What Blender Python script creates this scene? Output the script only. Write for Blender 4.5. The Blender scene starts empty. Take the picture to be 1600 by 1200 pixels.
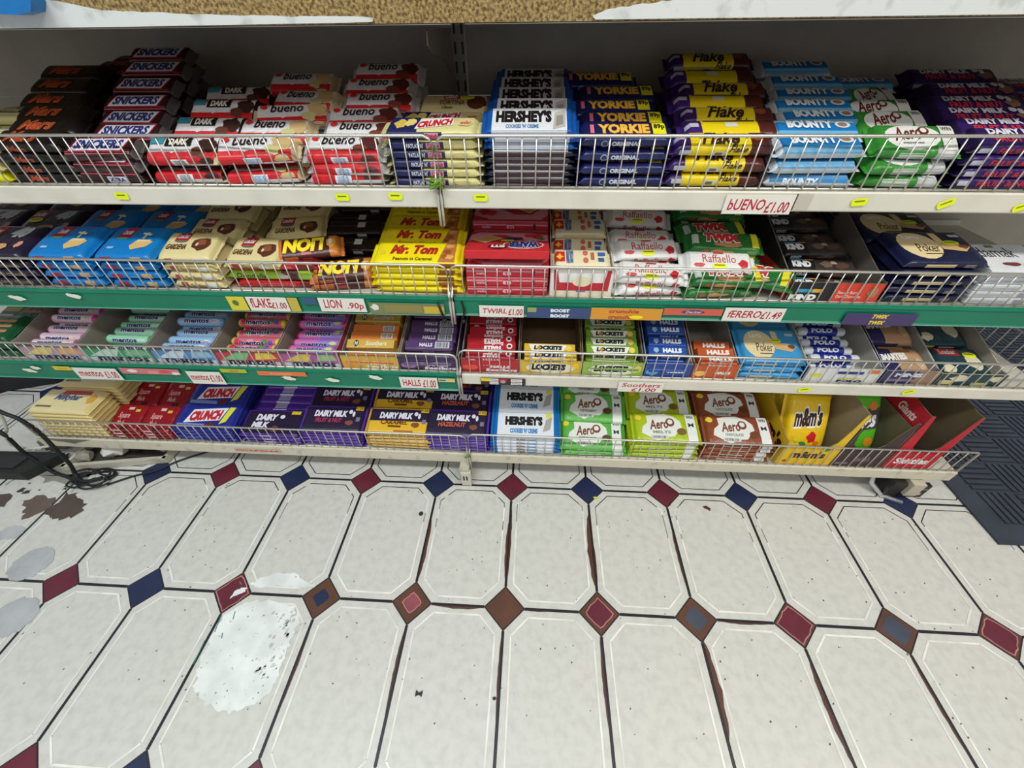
import bpy, bmesh, math, random
from mathutils import Vector, Matrix, noise
random.seed(7)
R = math.radians
SC = bpy.context.scene
COL = SC.collection

# ------------------------------------------------------------------ camera, world, light, exposure
cam_d = bpy.data.cameras.new('camera')
cam_d.sensor_fit = 'HORIZONTAL'; cam_d.sensor_width = 36.0
cam_d.lens = 615.832/1600*36.0
cam_d.clip_start = .01; cam_d.clip_end = 60
cam = bpy.data.objects.new('camera', cam_d); COL.objects.link(cam)
PIT, YAW, ROL = 0.7390145, -0.0631556, -0.0124072
fw = Vector((math.sin(YAW)*math.cos(PIT), math.cos(YAW)*math.cos(PIT), -math.sin(PIT)))
rt = Vector((math.cos(YAW), -math.sin(YAW), 0)); up = rt.cross(fw)
rt2 = rt*math.cos(ROL)+up*math.sin(ROL); up2 = -rt*math.sin(ROL)+up*math.cos(ROL)
M = Matrix((rt2, up2, -fw)).transposed().to_4x4()
M.translation = Vector((0.0409, -0.5959, 0.9184))
cam.matrix_world = M
SC.camera = cam

w = bpy.data.worlds.new('world'); SC.world = w; w.use_nodes = True
w.node_tree.nodes['Background'].inputs[0].default_value = (.92, .95, 1.0, 1)
w.node_tree.nodes['Background'].inputs[1].default_value = .36

def area(name, loc, sx, sy, power, col=(1, .98, .94), rot=(0, 0, 0)):
    d = bpy.data.lights.new(name, 'AREA'); d.shape = 'RECTANGLE'; d.size = sx; d.size_y = sy
    d.energy = power; d.color = col
    o = bpy.data.objects.new(name, d); COL.objects.link(o); o.location = loc; o.rotation_euler = rot
    return o
area('ceiling_lamp', (-.75, -.95, 2.45), 1.5, .25, 27, (.86, .98, 1))
area('ceiling_lamp', (1.35, -.95, 2.45), 1.5, .25, 29, (1, .93, .80))
area('ceiling_lamp', (.3, -2.2, 2.45), 3.0, .3, 26, (1, .97, .92))
area('ceiling_lamp', (.8, 1.9, 2.45), 3.0, .3, 22, (.9, .95, 1))
SC.view_settings.view_transform = 'Standard'
SC.view_settings.look = 'None'
SC.view_settings.gamma = 1.0
SC.view_settings.use_curve_mapping = False
SC.view_settings.exposure = 0.1

# ------------------------------------------------------------------ materials
def lin(c):
    c = c/255.0
    return c/12.92 if c <= .04045 else ((c+.055)/1.055)**2.4
MATS = {}
def mat(rgb, kind='ink', rough=None):
    key = (rgb, kind, rough)
    if key in MATS: return MATS[key]
    m = bpy.data.materials.new('%s_%02x%02x%02x' % ((kind,)+tuple(rgb))); m.use_nodes = True
    nt = m.node_tree; b = nt.nodes['Principled BSDF']
    col = (lin(rgb[0]), lin(rgb[1]), lin(rgb[2]), 1)
    b.inputs['Base Color'].default_value = col
    def N(t): return nt.nodes.new(t)
    def L(a, c): nt.links.new(a, c)
    def bump(scale, strength, dist=.001, detail=2):
        tc = N('ShaderNodeTexCoord'); n = N('ShaderNodeTexNoise'); bp = N('ShaderNodeBump')
        n.inputs['Scale'].default_value = scale; n.inputs['Detail'].default_value = detail
        L(tc.outputs['Object'], n.inputs['Vector']); L(n.outputs['Fac'], bp.inputs['Height'])
        bp.inputs['Strength'].default_value = strength; bp.inputs['Distance'].default_value = dist
        L(bp.outputs['Normal'], b.inputs['Normal'])
    def vary(scale, amt, col2=None, lo=.35, hi=.7, detail=6):
        tc = N('ShaderNodeTexCoord'); n = N('ShaderNodeTexNoise'); r = N('ShaderNodeValToRGB')
        n.inputs['Scale'].default_value = scale; n.inputs['Detail'].default_value = detail
        r.color_ramp.elements[0].position = lo; r.color_ramp.elements[1].position = hi
        r.color_ramp.elements[0].color = col
        c2 = col2 or tuple(x*(1-amt) for x in col[:3])+(1,)
        r.color_ramp.elements[1].color = c2
        L(tc.outputs['Object'], n.inputs['Vector']); L(n.outputs['Fac'], r.inputs['Fac']); L(r.outputs['Color'], b.inputs['Base Color'])
    ro = .5
    if kind == 'film': ro = .3; bump(55, .55, .003, 3)
    elif kind == 'foil': ro = .25; b.inputs['Metallic'].default_value = .35; bump(70, .7, .003, 3)
    elif kind == 'ink': ro = .4; bump(55, .4, .002, 3)
    elif kind == 'card': ro = .7; vary(30, .12)
    elif kind == 'paper': ro = .8
    elif kind == 'metal': ro = .28; b.inputs['Metallic'].default_value = .85
    elif kind == 'paint': ro = .45; vary(14, .16, lo=.45, hi=.8)
    elif kind == 'dirty': ro = .5; vary(38, .45, lo=.55, hi=.78, detail=10)
    elif kind == 'vinyl':
        ro = .38; vary(60, .16, detail=15, lo=.42, hi=.8); bump(160, .12, .0006, 4)
    elif kind == 'vink': ro = .4; vary(20, .25)
    elif kind == 'rubber': ro = .6; vary(18, .3)
    elif kind == 'chip':
        ro = .9; vary(260, .5, (lin(96), lin(74), lin(40), 1), .4, .62, 3); bump(300, .8, .002, 2)
    b.inputs['Roughness'].default_value = rough if rough is not None else ro
    MATS[key] = m
    return m

# ------------------------------------------------------------------ object helpers
def link(name, me, parent=None, loc=(0, 0, 0), rot=(0, 0, 0)):
    o = bpy.data.objects.new(name, me); COL.objects.link(o)
    o.location = loc; o.rotation_euler = rot
    if parent: o.parent = parent
    return o
def tag(o, label=None, cat=None, group=None, kind=None):
    if label: o['label'] = label
    if cat: o['category'] = cat
    if group: o['group'] = group
    if kind: o['kind'] = kind
    return o

class MB:
    """collects polygons with materials and builds one mesh"""
    def __init__(s): s.v = []; s.f = []; s.m = []; s.mats = []; s.sm = []
    def mi(s, m):
        if m not in s.mats: s.mats.append(m)
        return s.mats.index(m)
    def add(s, vs, fs, m, smooth=False):
        b = len(s.v); s.v += [tuple(v) for v in vs]; k = s.mi(m)
        for f in fs: s.f.append([b+i for i in f]); s.m.append(k); s.sm.append(smooth)
    def box(s, x0, x1, y0, y1, z0, z1, m):
        vs = [(x, y, z) for z in (z0, z1) for y in (y0, y1) for x in (x0, x1)]
        s.add(vs, [(0, 2, 3, 1), (4, 5, 7, 6), (0, 1, 5, 4), (2, 6, 7, 3), (0, 4, 6, 2), (1, 3, 7, 5)], m)
    def prism(s, poly, axis, a0, a1, m, m2=None):
        """extrude 2D poly along axis; m2 = material of the a1 cap"""
        def P(p, a):
            return {'x': (a, p[0], p[1]), 'y': (p[0], a, p[1]), 'z': (p[0], p[1], a)}[axis]
        n = len(poly); vs = [P(p, a0) for p in poly]+[P(p, a1) for p in poly]
        s.add(vs, [tuple(range(n))[::-1]]+[(i, (i+1) % n, n+(i+1) % n, n+i) for i in range(n)], m)
        s.add([P(p, a1) for p in poly], [tuple(range(n))], m2 or m)
    def tube(s, pts, r, m, seg=6, closed=False):
        pts = [Vector(p) for p in pts]; n = len(pts); vs = []; fs = []
        ref = Vector((0, 0, 1))
        for i, p in enumerate(pts):
            a = pts[i-1] if (i > 0 or closed) else p; c = pts[(i+1) % n] if (i < n-1 or closed) else p
            t = (c-a).normalized()
            u = t.cross(ref)
            if u.length < .1: u = t.cross(Vector((0, 1, 0)))
            u.normalize(); v = t.cross(u)
            for k in range(seg):
                an = 2*math.pi*k/seg; vs.append(p+(u*math.cos(an)+v*math.sin(an))*r)
        for i in range(n if closed else n-1):
            j = (i+1) % n
            for k in range(seg):
                k2 = (k+1) % seg
                fs.append((i*seg+k, i*seg+k2, j*seg+k2, j*seg+k))
        if not closed:
            fs.append(tuple(range(seg))[::-1]); fs.append(tuple((n-1)*seg+k for k in range(seg)))
        s.add(vs, fs, m, True)
    def mesh(s, name, recalc=False):
        me = bpy.data.meshes.new(name); me.from_pydata(s.v, [], s.f)
        for m in s.mats: me.materials.append(m)
        me.polygons.foreach_set('material_index', s.m); me.polygons.foreach_set('use_smooth', s.sm)
        if recalc:
            bm = bmesh.new(); bm.from_mesh(me); bmesh.ops.recalc_face_normals(bm, faces=bm.faces); bm.to_mesh(me); bm.free()
        me.update(); return me
    def build(s, name, parent=None, loc=(0, 0, 0), rot=(0, 0, 0), recalc=True):
        return link(name, s.mesh(name, recalc), parent, loc, rot)

# ------------------------------------------------------------------ lettering
TXT = {}
def text_poly(body, bold=.0, shear=0, space=1.0):
    k = (body, bold, shear, space)
    if k in TXT: return TXT[k]
    cu = bpy.data.curves.new('t', 'FONT'); cu.body = body; cu.size = 1; cu.resolution_u = 2
    cu.offset = bold; cu.shear = shear; cu.space_character = space
    ob = bpy.data.objects.new('t', cu)
    me = bpy.data.meshes.new_from_object(ob)
    vs = [(v.co.x, v.co.y) for v in me.vertices]; fs = [tuple(p.vertices) for p in me.polygons]
    bpy.data.objects.remove(ob); bpy.data.curves.remove(cu); bpy.data.meshes.remove(me)
    if vs:
        x0 = min(v[0] for v in vs); x1 = max(v[0] for v in vs); y0 = min(v[1] for v in vs); y1 = max(v[1] for v in vs)
        vs = [((x-x0)/(x1-x0+1e-9), (y-y0)/(y1-y0+1e-9)) for x, y in vs]
    TXT[k] = (vs, fs)
    return TXT[k]

def art_geo(op):
    """op -> (verts2d, faces, rgb)"""
    t = op[0]
    if t == 't':
        _, body, x0, y0, x1, y1, c = op[:7]; o = op[7] if len(op) > 7 else {}
        vs, fs = text_poly(body, o.get('b', .02), o.get('s', 0), o.get('sp', 1.0))
        out = []
        for a, b in vs:
            if o.get('r180'): a, b = 1-a, 1-b
            x = x0+a*(x1-x0); y = y0+b*(y1-y0)+o.get('slope', 0)*(a-.5)+o.get('arc', 0)*(1-(2*a-1)**2)
            out.append((x, y))
        return out, fs, c
    if t == 'r':
        _, x0, y0, x1, y1, c = op
        return [(x0, y0), (x1, y0), (x1, y1), (x0, y1)], [(0, 1, 2, 3)], c
    if t == 'p':
        return list(op[1]), [tuple(range(len(op[1])))], op[2]
    if t == 'e':
        _, cx, cy, rx, ry, c = op
        n = 18
        return [(cx+rx*math.cos(2*math.pi*i/n), cy+ry*math.sin(2*math.pi*i/n)) for i in range(n)], [tuple(range(n))], c
    if t == 'blob':
        _, cx, cy, rx, ry, c, seed = op
        rn = random.Random(seed); n = 14
        rr = [rn.uniform(.72, 1.12) for _ in range(n)]
        return [(cx+rx*rr[i]*math.cos(2*math.pi*i/n), cy+ry*rr[i]*math.sin(2*math.pi*i/n)) for i in range(n)], [tuple(range(n))], c
    if t == 'bar':   # barcode
        _, x0, y0, x1, y1, c, n = op
        vs = []; fs = []
        rn = random.Random(3)
        for i in range(n):
            a = x0+(x1-x0)*(i+.1)/n; b = a+(x1-x0)/n*rn.uniform(.3, .7)
            k = len(vs); vs += [(a, y0), (b, y0), (b, y1), (a, y1)]; fs.append((k, k+1, k+2, k+3))
        return vs, fs, c

def outline(body, x0, y0, x1, y1, c, c2, d=.035, o=None):
    """lettering with a coloured rim"""
    o = dict(o or {}); o2 = dict(o); o2['b'] = o.get('b', .02)+d
    px = (x1-x0)*.012*d/.035; py = (y1-y0)*.07*d/.035
    return [('t', body, x0-px, y0-py, x1+px, y1+py, c2, o2), ('t', body, x0, y0, x1, y1, c, o)]

def product(name, L, W, T, body, n=4.0, kind='wrap', top=(), front=(), zones=(), mk='film', crimp=.07, left=(), right=(), seg=20, spin=0):
    """one pack lying on its back: x = length, y = depth (front at -y), z = up, origin at base centre"""
    mb = MB(); hx, hy, hz = L/2, W/2, T/2
    if kind == 'wrap':
        st = [-1, -1+crimp*.5, -1+crimp, -1+crimp*1.15, -1+crimp*1.7, -1+crimp*2.6, -.7, -.35, 0, .35, .7, 1-crimp*2.6, 1-crimp*1.7, 1-crimp*1.15, 1-crimp, 1-crimp*.5, 1]
    elif kind == 'roll':
        st = [-1, -.985, -.96, -.94, -.9, -.5, 0, .5, .9, .94, .96, .985, 1]
    else:
        st = [-1, -.985, -.7, 0, .7, .985, 1]
    st = sorted(set(st+[z for zz in zones for z in zz[:2] if -1 < z < 1]))
    def prof(u):
        a = abs(u)
        if kind == 'wrap':
            e = 1-crimp
            if a >= e: return .06, 1.0
            q = min(1, (e-a)/(crimp*1.6)); q = q*q*(3-2*q)
            return .06+.94*q**.6, 1.0-.03*(1-q)
        if kind == 'roll':
            if a > .985: return .55, .55
            if a > .955: return .78, .78
            if a > .93: return .95, .95
            return 1, 1
        if a > .99: return .93, .985
        return 1, 1
    def zone(u):
        for a, b, c in zones:
            if a <= u <= b: return c
        return body
    def profi(a):
        a = max(-1, min(1, a))
        for i_ in range(len(st)-1):
            if st[i_] <= a <= st[i_+1]:
                t_ = (a-st[i_])/(st[i_+1]-st[i_]+1e-9); p0, p1 = prof(st[i_]), prof(st[i_+1])
                return p0[0]+(p1[0]-p0[0])*t_, p0[1]+(p1[1]-p0[1])*t_
        return prof(a)
    vs = []
    for i, u in enumerate(st):
        ph, pw = prof(u)
        for k in range(seg):
            an = 2*math.pi*(k+.5)/seg; c, s_ = math.cos(an), math.sin(an)
            yy = math.copysign(abs(c)**(2/n), c); zz = math.copysign(abs(s_)**(2/n), s_)
            x = u*hx
            if kind == 'wrap' and abs(u) > .999: x += (.0016 if k % 2 else -.0004)*(1 if u > 0 else -1)
            lift = -hz*.35*(1-ph) if kind == 'wrap' else 0
            vs.append((x, yy*hy*pw, hz+zz*hz*ph+lift))
    for i in range(len(st)-1):
        fs = []
        for k in range(seg):
            k2 = (k+1) % seg
            fs.append((i*seg+k, i*seg+k2, (i+1)*seg+k2, (i+1)*seg+k))
        b = len(mb.v)
        mm = mat(zone((st[i]+st[i+1])/2), mk)
        # shared vertices: add vertices once
        if i == 0: mb.v += vs
        ki = mb.mi(mm)
        for f in fs: mb.f.append([q for q in f][::-1]); mb.m.append(ki); mb.sm.append(n < 8)
    nst = len(st)
    mb.f.append(list(range(seg))); mb.m.append(mb.mi(mat(zone(-1), mk))); mb.sm.append(False)
    mb.f.append([(nst-1)*seg+k for k in range(seg)][::-1]); mb.m.append(mb.mi(mat(zone(1), mk))); mb.sm.append(False)
    plain = (list(mb.v), [list(f) for f in mb.f], list(mb.m), list(mb.mats), list(mb.sm))
    # printed art
    ik = 'ink'
    def curve(v): return max(0, 1-min(1, abs(v))**n)**(1/n)
    for face, ops in (('T', top), ('F', front), ('L', left), ('R', right)):
        lay = 0
        for op in ops:
            v2, f2, c = art_geo(op); lay += 1
            if n < 8 and face in 'TF':
                bm = bmesh.new(); bv = [bm.verts.new((a, b, 0)) for a, b in v2]
                for f in f2:
                    try: bm.faces.new([bv[q] for q in f])
                    except ValueError: pass
                cuts = (-.8, -.6, -.4, -.2, 0, .2, .4, .6, .8) if n < 2.6 else (-.75, -.5, 0, .5, .75)
                for cv in cuts:
                    bmesh.ops.bisect_plane(bm, geom=bm.verts[:]+bm.edges[:]+bm.faces[:], plane_co=(0, cv, 0), plane_no=(0, 1, 0))
                for cu_ in ([z for z in st if .55 < abs(z) < .999] if kind == 'wrap' and op[0] in ('r', 'e', 'p', 'blob') else []):
                    bmesh.ops.bisect_plane(bm, geom=bm.verts[:]+bm.edges[:]+bm.faces[:], plane_co=(cu_, 0, 0), plane_no=(1, 0, 0))
                bm.verts.ensure_lookup_table(); bm.verts.index_update()
                v2 = [(q.co.x, q.co.y) for q in bm.verts]; f2 = [tuple(q.index for q in f.verts) for f in bm.faces]
                bm.free()
            out = []
            eps = .00022+lay*.00013
            for a, b in v2:
                if face in 'TF':
                    ph, pw = profi(a)
                    lift = -hz*.35*(1-ph) if kind == 'wrap' else 0
                    if face == 'T': out.append((a*hx, b*hy*pw, hz+hz*ph*curve(b)+lift+eps))
                    else: out.append((a*hx, -hy*pw*curve(b)-eps, hz+b*hz*ph+lift))
                elif face == 'L': out.append((-hx-eps, -a*hy, hz+b*hz))
                else: out.append((hx+eps, a*hy, hz+b*hz))
            mb.add(out, f2, mat(c, ik), False)
    if spin:
        cs, sn = math.cos(R(spin)), math.sin(R(spin))
        mb.v = [(x, y*cs-(z-hz)*sn, hz+y*sn+(z-hz)*cs) for x, y, z in mb.v]
    me = mb.mesh(name)
    return dict(me=me, name=name, L=L, W=W, T=T, plain=plain)

ORD = ['topmost', 'second down', 'third down', 'fourth down', 'fifth down', 'sixth down', 'seventh down', 'eighth down', 'ninth down', 'tenth down', 'eleventh down', 'twelfth down']
ROWN = ['front', 'second', 'third', 'fourth', 'fifth', 'sixth', 'seventh', 'eighth', 'ninth', 'tenth', 'eleventh', 'twelfth', 'thirteenth', 'fourteenth']
def place(p, x, y, z, rz=0, rx=0, ry=0, label='', cat='', group=''):
    o = bpy.data.objects.new(p['name'], p['me']); COL.objects.link(o)
    o.location = (x, y, z); o.rotation_euler = (rx, ry, rz)
    o['label'] = label; o['category'] = cat; o['group'] = group
    return o
HID = {}
def stacks(p, desc, cat, group, x, y0, z0, rows, dy, tilt=0, jx=.003, jr=1.5, dx=0, flip=(), T=None, q=None, rz=0, zr=None):
    """rows of stacks running back from the shelf front. rows = layers in each stack"""
    p = p if isinstance(p, list) else [p]; T = T or p[0]['T']*1.04
    for r, nl in enumerate(rows):
        pp = p[r % len(p)]
        for k in range(nl):
            th = R(tilt)*(k+1)/nl
            if q and k in q and r == 0: pq = q[k]
            else: pq = pp
            z = z0+k*T+math.sin(th)*p_w(pp)*.5*.9+(zr[r] if zr else 0)
            a = R(random.uniform(-jr, jr)+rz)+(math.pi if (r, k) in flip else 0)
            fd = nl-1-k
            if r > 0 and pp['name'] == 'chocolate_bar':
                hz_ = (zr[r] if zr else 0)-(zr[r-1] if zr else 0)
                if fd > max(0, nl-rows[r-1])+(1 if hz_ > .004 else 0):
                    HID.setdefault(pp['name'], []).append((pp, Matrix.Translation((x+dx*r+random.uniform(-jx, jx), y0+dy*r+p_w(pp)/2, z)) @ Matrix.Rotation(a, 4, 'Z') @ Matrix.Rotation(th, 4, 'X')))
                    continue
            if len(rows) == 1: lab = '%s, %s in its stack' % (desc, ORD[fd])
            elif nl == 1: lab = '%s, in the %s row back' % (desc, ROWN[r])
            else: lab = '%s, %s in the %s stack' % (desc, ORD[fd], ROWN[r])
            place(pq, x+dx*r+random.uniform(-jx, jx), y0+dy*r+p_w(pp)/2+random.uniform(-.001, .001), z, a, th, 0, lab, cat, group)
def piles(p, desc, cat, group, z0, rows, tilt=22, jx=.003, jr=3, q=None, rzs=None):
    """uneven piles running back: rows = (x, y, height of the top face) of each pile"""
    p = p if isinstance(p, list) else [p]
    prev = None
    for r, (x, y, zt) in enumerate(rows):
        pp = p[r % len(p)]; T = pp['T']*1.02
        th = R(tilt)
        ztop = zt-pp['T']*math.cos(th)*.5-pp['T']*.5
        zmin = z0+(math.sin(th)*pp['W']*.5 if r else .0005)
        nl = max(1, int((ztop-zmin)/(T/(math.cos(th) if r else 1)))+1)
        step = (ztop-zmin)/max(1, nl-1)
        for k in range(nl):
            f = (k+1)/nl; thk = th*f if r == 0 else th
            z = ztop-(nl-1-k)*step
            if r == 0 and k == 0: thk = 0
            fd = nl-1-k
            a = R(random.uniform(-jr, jr)+(rzs[r] if rzs else 0))
            pq = q[k] if (q and k in q and r == 0) else pp
            if r > 0 and fd > (1 if zt-prev > pp['T'] else 0)+(1 if r == 1 else 0) and pp['name'] == 'chocolate_bar':
                HID.setdefault(pp['name'], []).append((pp, Matrix.Translation((x, y, z)) @ Matrix.Rotation(a, 4, 'Z') @ Matrix.Rotation(thk, 4, 'X')))
                continue
            place(pq, x+random.uniform(-jx, jx), y+random.uniform(-.001, .001), z, a, thk, 0, '%s, %s in the %s pile' % (desc, ORD[fd], ROWN[r]), cat, group)
        prev = zt
def p_w(p): return p['W']

# =================================================================== SETTING
# floor: vinyl printed with long octagons and small diamonds
TW, TH, DD = .2, .29827, .0442
WHT = (207, 206, 199)
fl = MB()
vin = mat(WHT, 'vinyl')
fl.add([(-4, -2.5, 0), (4, -2.5, 0), (4, 2.6, 0), (-4, 2.6, 0)], [(0, 1, 2, 3)], vin)
black = mat((30, 28, 38), 'vink'); red = mat((104, 34, 50), 'vink'); blue = mat((30, 42, 78), 'vink')
brown = mat((98, 62, 46), 'vink'); line_w = mat((240, 240, 232), 'vink'); pink = mat((150, 78, 88), 'vink'); slate = mat((70, 78, 92), 'vink')
def seg2(p, q, w_, z, m):
    p = Vector(p); q = Vector(q); d = (q-p).normalized(); n_ = Vector((-d.y, d.x))*w_/2
    pts = [p+n_, p-n_, q-n_, q+n_]
    fl.add([(a.x, a.y, z) for a in pts][::-1], [(0, 1, 2, 3)], m)
rn = random.Random(11)
I0, I1, J0, J1 = -14, 14, -7, 6
for j in range(J0, J1):
    y = -j*TH
    for i in range(I0, I1):
        x = i*TW
        seg2((x+DD-.001, y), (x+TW-DD+.001, y), .0058, .0004, black)
        seg2((x, y-DD+.001), (x, y-TH+DD-.001), .0058, .0004, black)
        # diamond
        isred = (i+j) % 2 == 0
        col_ = red if isred else blue
        pts = [(x-DD, y), (x, y-DD), (x+DD, y), (x, y+DD)]
        fl.add([(a, b, .0005) for a, b in pts], [(0, 1, 2, 3)], black)
        k = (DD-.0036)/DD
        worn = (j == 1 and i >= -3) or j >= 2
        pts2 = [(x+(a-x)*k, y+(b-y)*k, .0006) for a, b in pts]
        if not worn: fl.add(pts2, [(0, 1, 2, 3)], col_)
        else:
            fl.add(pts2, [(0, 1, 2, 3)], brown if j == 1 else col_)
            if j == 1 and i != 0:
                kk = {-3: .88, -2: .5, -1: .52, 1: .7, 2: .62, 3: .84, 4: .72, 5: .82}.get(i, .85)
                n = 20; c2 = {-3: red, -2: blue, -1: pink, 1: red, 2: slate, 3: red, 4: slate, 5: red}.get(i, col_)
                def ring(s_, z_, m_):
                    rr = []
                    for q in range(n):
                        an = 2*math.pi*q/n; ca, sa = math.cos(an), math.sin(an)
                        rad = 1/(abs(ca)+abs(sa)); rad = rad*.8+.2*.8
                        rr.append((x+.1*DD*0+DD*s_*rad*ca*(1+.05*math.sin(q*1.7+i)), y+DD*s_*rad*sa*(1+.05*math.cos(q*2.3+i)), z_))
                    fl.add(rr, [tuple(range(n))], m_)
                if i in (-1, 1, 3, 5, -3): ring(kk, .0007, mat((196, 130, 128), 'vink'))
                ring(kk-.06, .0008, c2)
        # inner outline of the octagon whose top-left diamond is (i, j)
        ins = .0165; s2 = ins*.4142
        ax0, ax1, ay0, ay1 = x+ins, x+TW-ins, y-ins, y-TH+ins
        d2 = DD-s2*0+ins*(math.sqrt(2)-2)
        P = [(ax0+d2, ay0), (ax1-d2, ay0), (ax1, ay0-d2), (ax1, ay1+d2), (ax1-d2, ay1), (ax0+d2, ay1), (ax0, ay1+d2), (ax0, ay0-d2)]
        for e in range(8):
            p, q = Vector(P[e]), Vector(P[(e+1) % 8])
            ln = (q-p).length; nseg = max(1, int(ln/.012))
            for s_ in range(nseg):
                a = p.lerp(q, s_/nseg); b = p.lerp(q, (s_+1)/nseg); ym = (a.y+b.y)/2
                if ym > -.055-.05*noise.noise(Vector((a.x*9, a.y*9, 1))) :
                    if rn.random() < .96 or ym > -.02: seg2(a, b, .0021, .0005, black)
                elif ym > -.13 and noise.noise(Vector((a.x*30, a.y*30, 2))) > .05:
                    seg2(a, b, .0013, .0005, mat((90, 84, 86), 'vink'))
                else: seg2(a, b, .0034, .0005, line_w)
# wear and stains
def patch(pts, z, m, jag=.006, sub=4):
    out = []
    for e in range(len(pts)):
        p, q = Vector(pts[e]), Vector(pts[(e+1) % len(pts)])
        for s_ in range(sub):
            a = p.lerp(q, s_/sub)
            a += Vector((rn.uniform(-jag, jag), rn.uniform(-jag, jag)))
            out.append((a.x, a.y, z))
    fl.add(out, [tuple(range(len(out)))], m)
wp = mat((236, 240, 238), 'vink'); dirt = mat((92, 56, 42), 'vink'); dk = mat((58, 50, 44), 'vink'); gy = mat((184, 186, 188), 'vink'); teal = mat((70, 140, 130), 'vink')
patch([(-.592, -.335), (-.56, -.316), (-.50, -.308), (-.452, -.316), (-.428, -.345), (-.428, -.38), (-.424, -.42), (-.425, -.455), (-.437, -.48), (-.47, -.497), (-.51, -.496), (-.55, -.482), (-.577, -.462), (-.59, -.43), (-.594, -.38)], .0009, wp, .0045, 5)
for q in range(60):
    a = -.455+rn.gauss(0, .016); b = rn.uniform(-.45, -.32); s_ = rn.uniform(.001, .0045)
    patch([(a-s_, b-s_), (a+s_, b-s_*.6), (a+s_*.7, b+s_), (a-s_*.4, b+s_*.8)], .001, mat((200, 202, 196), 'vink'), .0008, 2)
for q in range(45):
    a = rn.uniform(-.585, -.44); b = rn.uniform(-.49, -.32); s_ = rn.uniform(.0004, .0014)
    patch([(a-s_, b-s_), (a+s_, b-s_*.6), (a+s_*.7, b+s_), (a-s_*.4, b+s_*.8)], .001, mat((120, 120, 118), 'vink'), .0004, 1)
patch([(-.572, -.283), (-.56, -.27), (-.53, -.256), (-.50, -.249), (-.47, -.255), (-.445, -.268), (-.42, -.275), (-.45, -.281), (-.50, -.28), (-.54, -.283)], .0009, wp, .003, 4)
patch([(-.600, -.312), (-.588, -.304), (-.575, -.298), (-.572, -.288), (-.585, -.286), (-.596, -.297)], .0011, wp, .002, 3)
for a, b, c, d in ((-.597, -.345, -.592, -.375), (-.603, -.39, -.6, -.43), (-.572, -.335, -.568, -.35), (-.575, -.375, -.571, -.385), (-.597, -.275, -.589, -.282)):
    seg2((a, b), (c, d), .002, .0011, teal)
# brown grime beside the grout lines
def grime(x, y0, y1, wd, side):
    pts = []
    n = 14
    for q in range(n+1):
        t = q/n; y = y0+(y1-y0)*t; pts.append((x+side*.0022, y))
    for q in range(n, -1, -1):
        t = q/n; y = y0+(y1-y0)*t; pts.append((x+side*(.0024+wd*abs(math.sin(math.pi*min(1, t*1.1)))**.6*rn.uniform(.7, 1.1)), y))
    fl.add([(a, b, .00095) for a, b in pts], [tuple(range(len(pts)))], dirt)
grime(-.2, -.10, -.262, .006, 1); grime(-.0, -.06, -.255, .004, 1); grime(-.0, -.10, -.255, .005, -1)
grime(.2, -.07, -.262, .011, -1); grime(.2, -.15, -.25, .003, 1); grime(.4, -.10, -.25, .0035, -1); grime(-.2, -.35, -.50, .004, -1)
grime(0, -.35, -.5, .003, -1); grime(.4, -.335, -.5, .011, 1); grime(.2, -.34, -.5, .004, -1); grime(.6, -.36, -.52, .007, -1); grime(.8, -.34, -.5, .0035, -1); grime(-.4, -.36, -.5, .003, 1)
def grimeh(y, x0, x1, wd, side):
    pts = [(x0+(x1-x0)*q/10, y+side*.0024) for q in range(11)]+[(x0+(x1-x0)*q/10, y+side*(.0026+wd*math.sin(math.pi*q/10)*rn.uniform(.6, 1))) for q in range(10, -1, -1)]
    fl.add([(a, b, .00095) for a, b in pts], [tuple(range(22))], dirt)
grimeh(-TH, -.155, -.045, .006, -1); grimeh(-TH, .445, .55, .004, -1); grimeh(-TH, .03, .1, .002, -1)
# brown scuffs and grey blotches at the far left
patch([(-1.19, -.075), (-1.15, -.085), (-1.12, -.10), (-1.10, -.13), (-1.13, -.155), (-1.165, -.15), (-1.20, -.13)], .0009, mat((84, 70, 62), 'vink'), .007, 4)
patch([(-1.29, -.10), (-1.24, -.085), (-1.20, -.10), (-1.205, -.13), (-1.235, -.155), (-1.26, -.135)], .0009, mat((104, 88, 78), 'vink'), .008, 4)
patch([(-1.40, -.085), (-1.33, -.09), (-1.32, -.12), (-1.36, -.15)], .0009, mat((84, 70, 62), 'vink'), .006, 4)
patch([(-1.108+.045*math.cos(q*.63), -.26+.04*math.sin(q*.63)) for q in range(10)], .0009, gy, .003, 3)
patch([(-1.232+.03*math.cos(q*.63), -.19+.02*math.sin(q*.63)) for q in range(10)], .0009, gy, .003, 3)
patch([(-1.04+.05*math.cos(q*.63), -.37+.04*math.sin(q*.63)) for q in range(10)], .0009, gy, .004, 3)
patch([(-1.45, .06), (-1.35, .05), (-1.22, .01), (-1.16, -.02), (-1.2, -.045), (-1.3, -.04), (-1.4, -.02)], .0009, mat((150, 147, 138), 'vink'), .012, 6)
for q in range(46):
    a = rn.uniform(-1.45, -1.12); b = rn.uniform(-.1, .12); s_ = rn.uniform(.002, .010)
    patch([(a-s_*1.4, b-s_), (a+s_, b-s_*.6), (a+s_*.7, b+s_), (a-s_*.4, b+s_*.8)], .001, rn.choice([dk, gy, mat((120, 114, 104), 'vink')]), s_*.35, 2)
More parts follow.
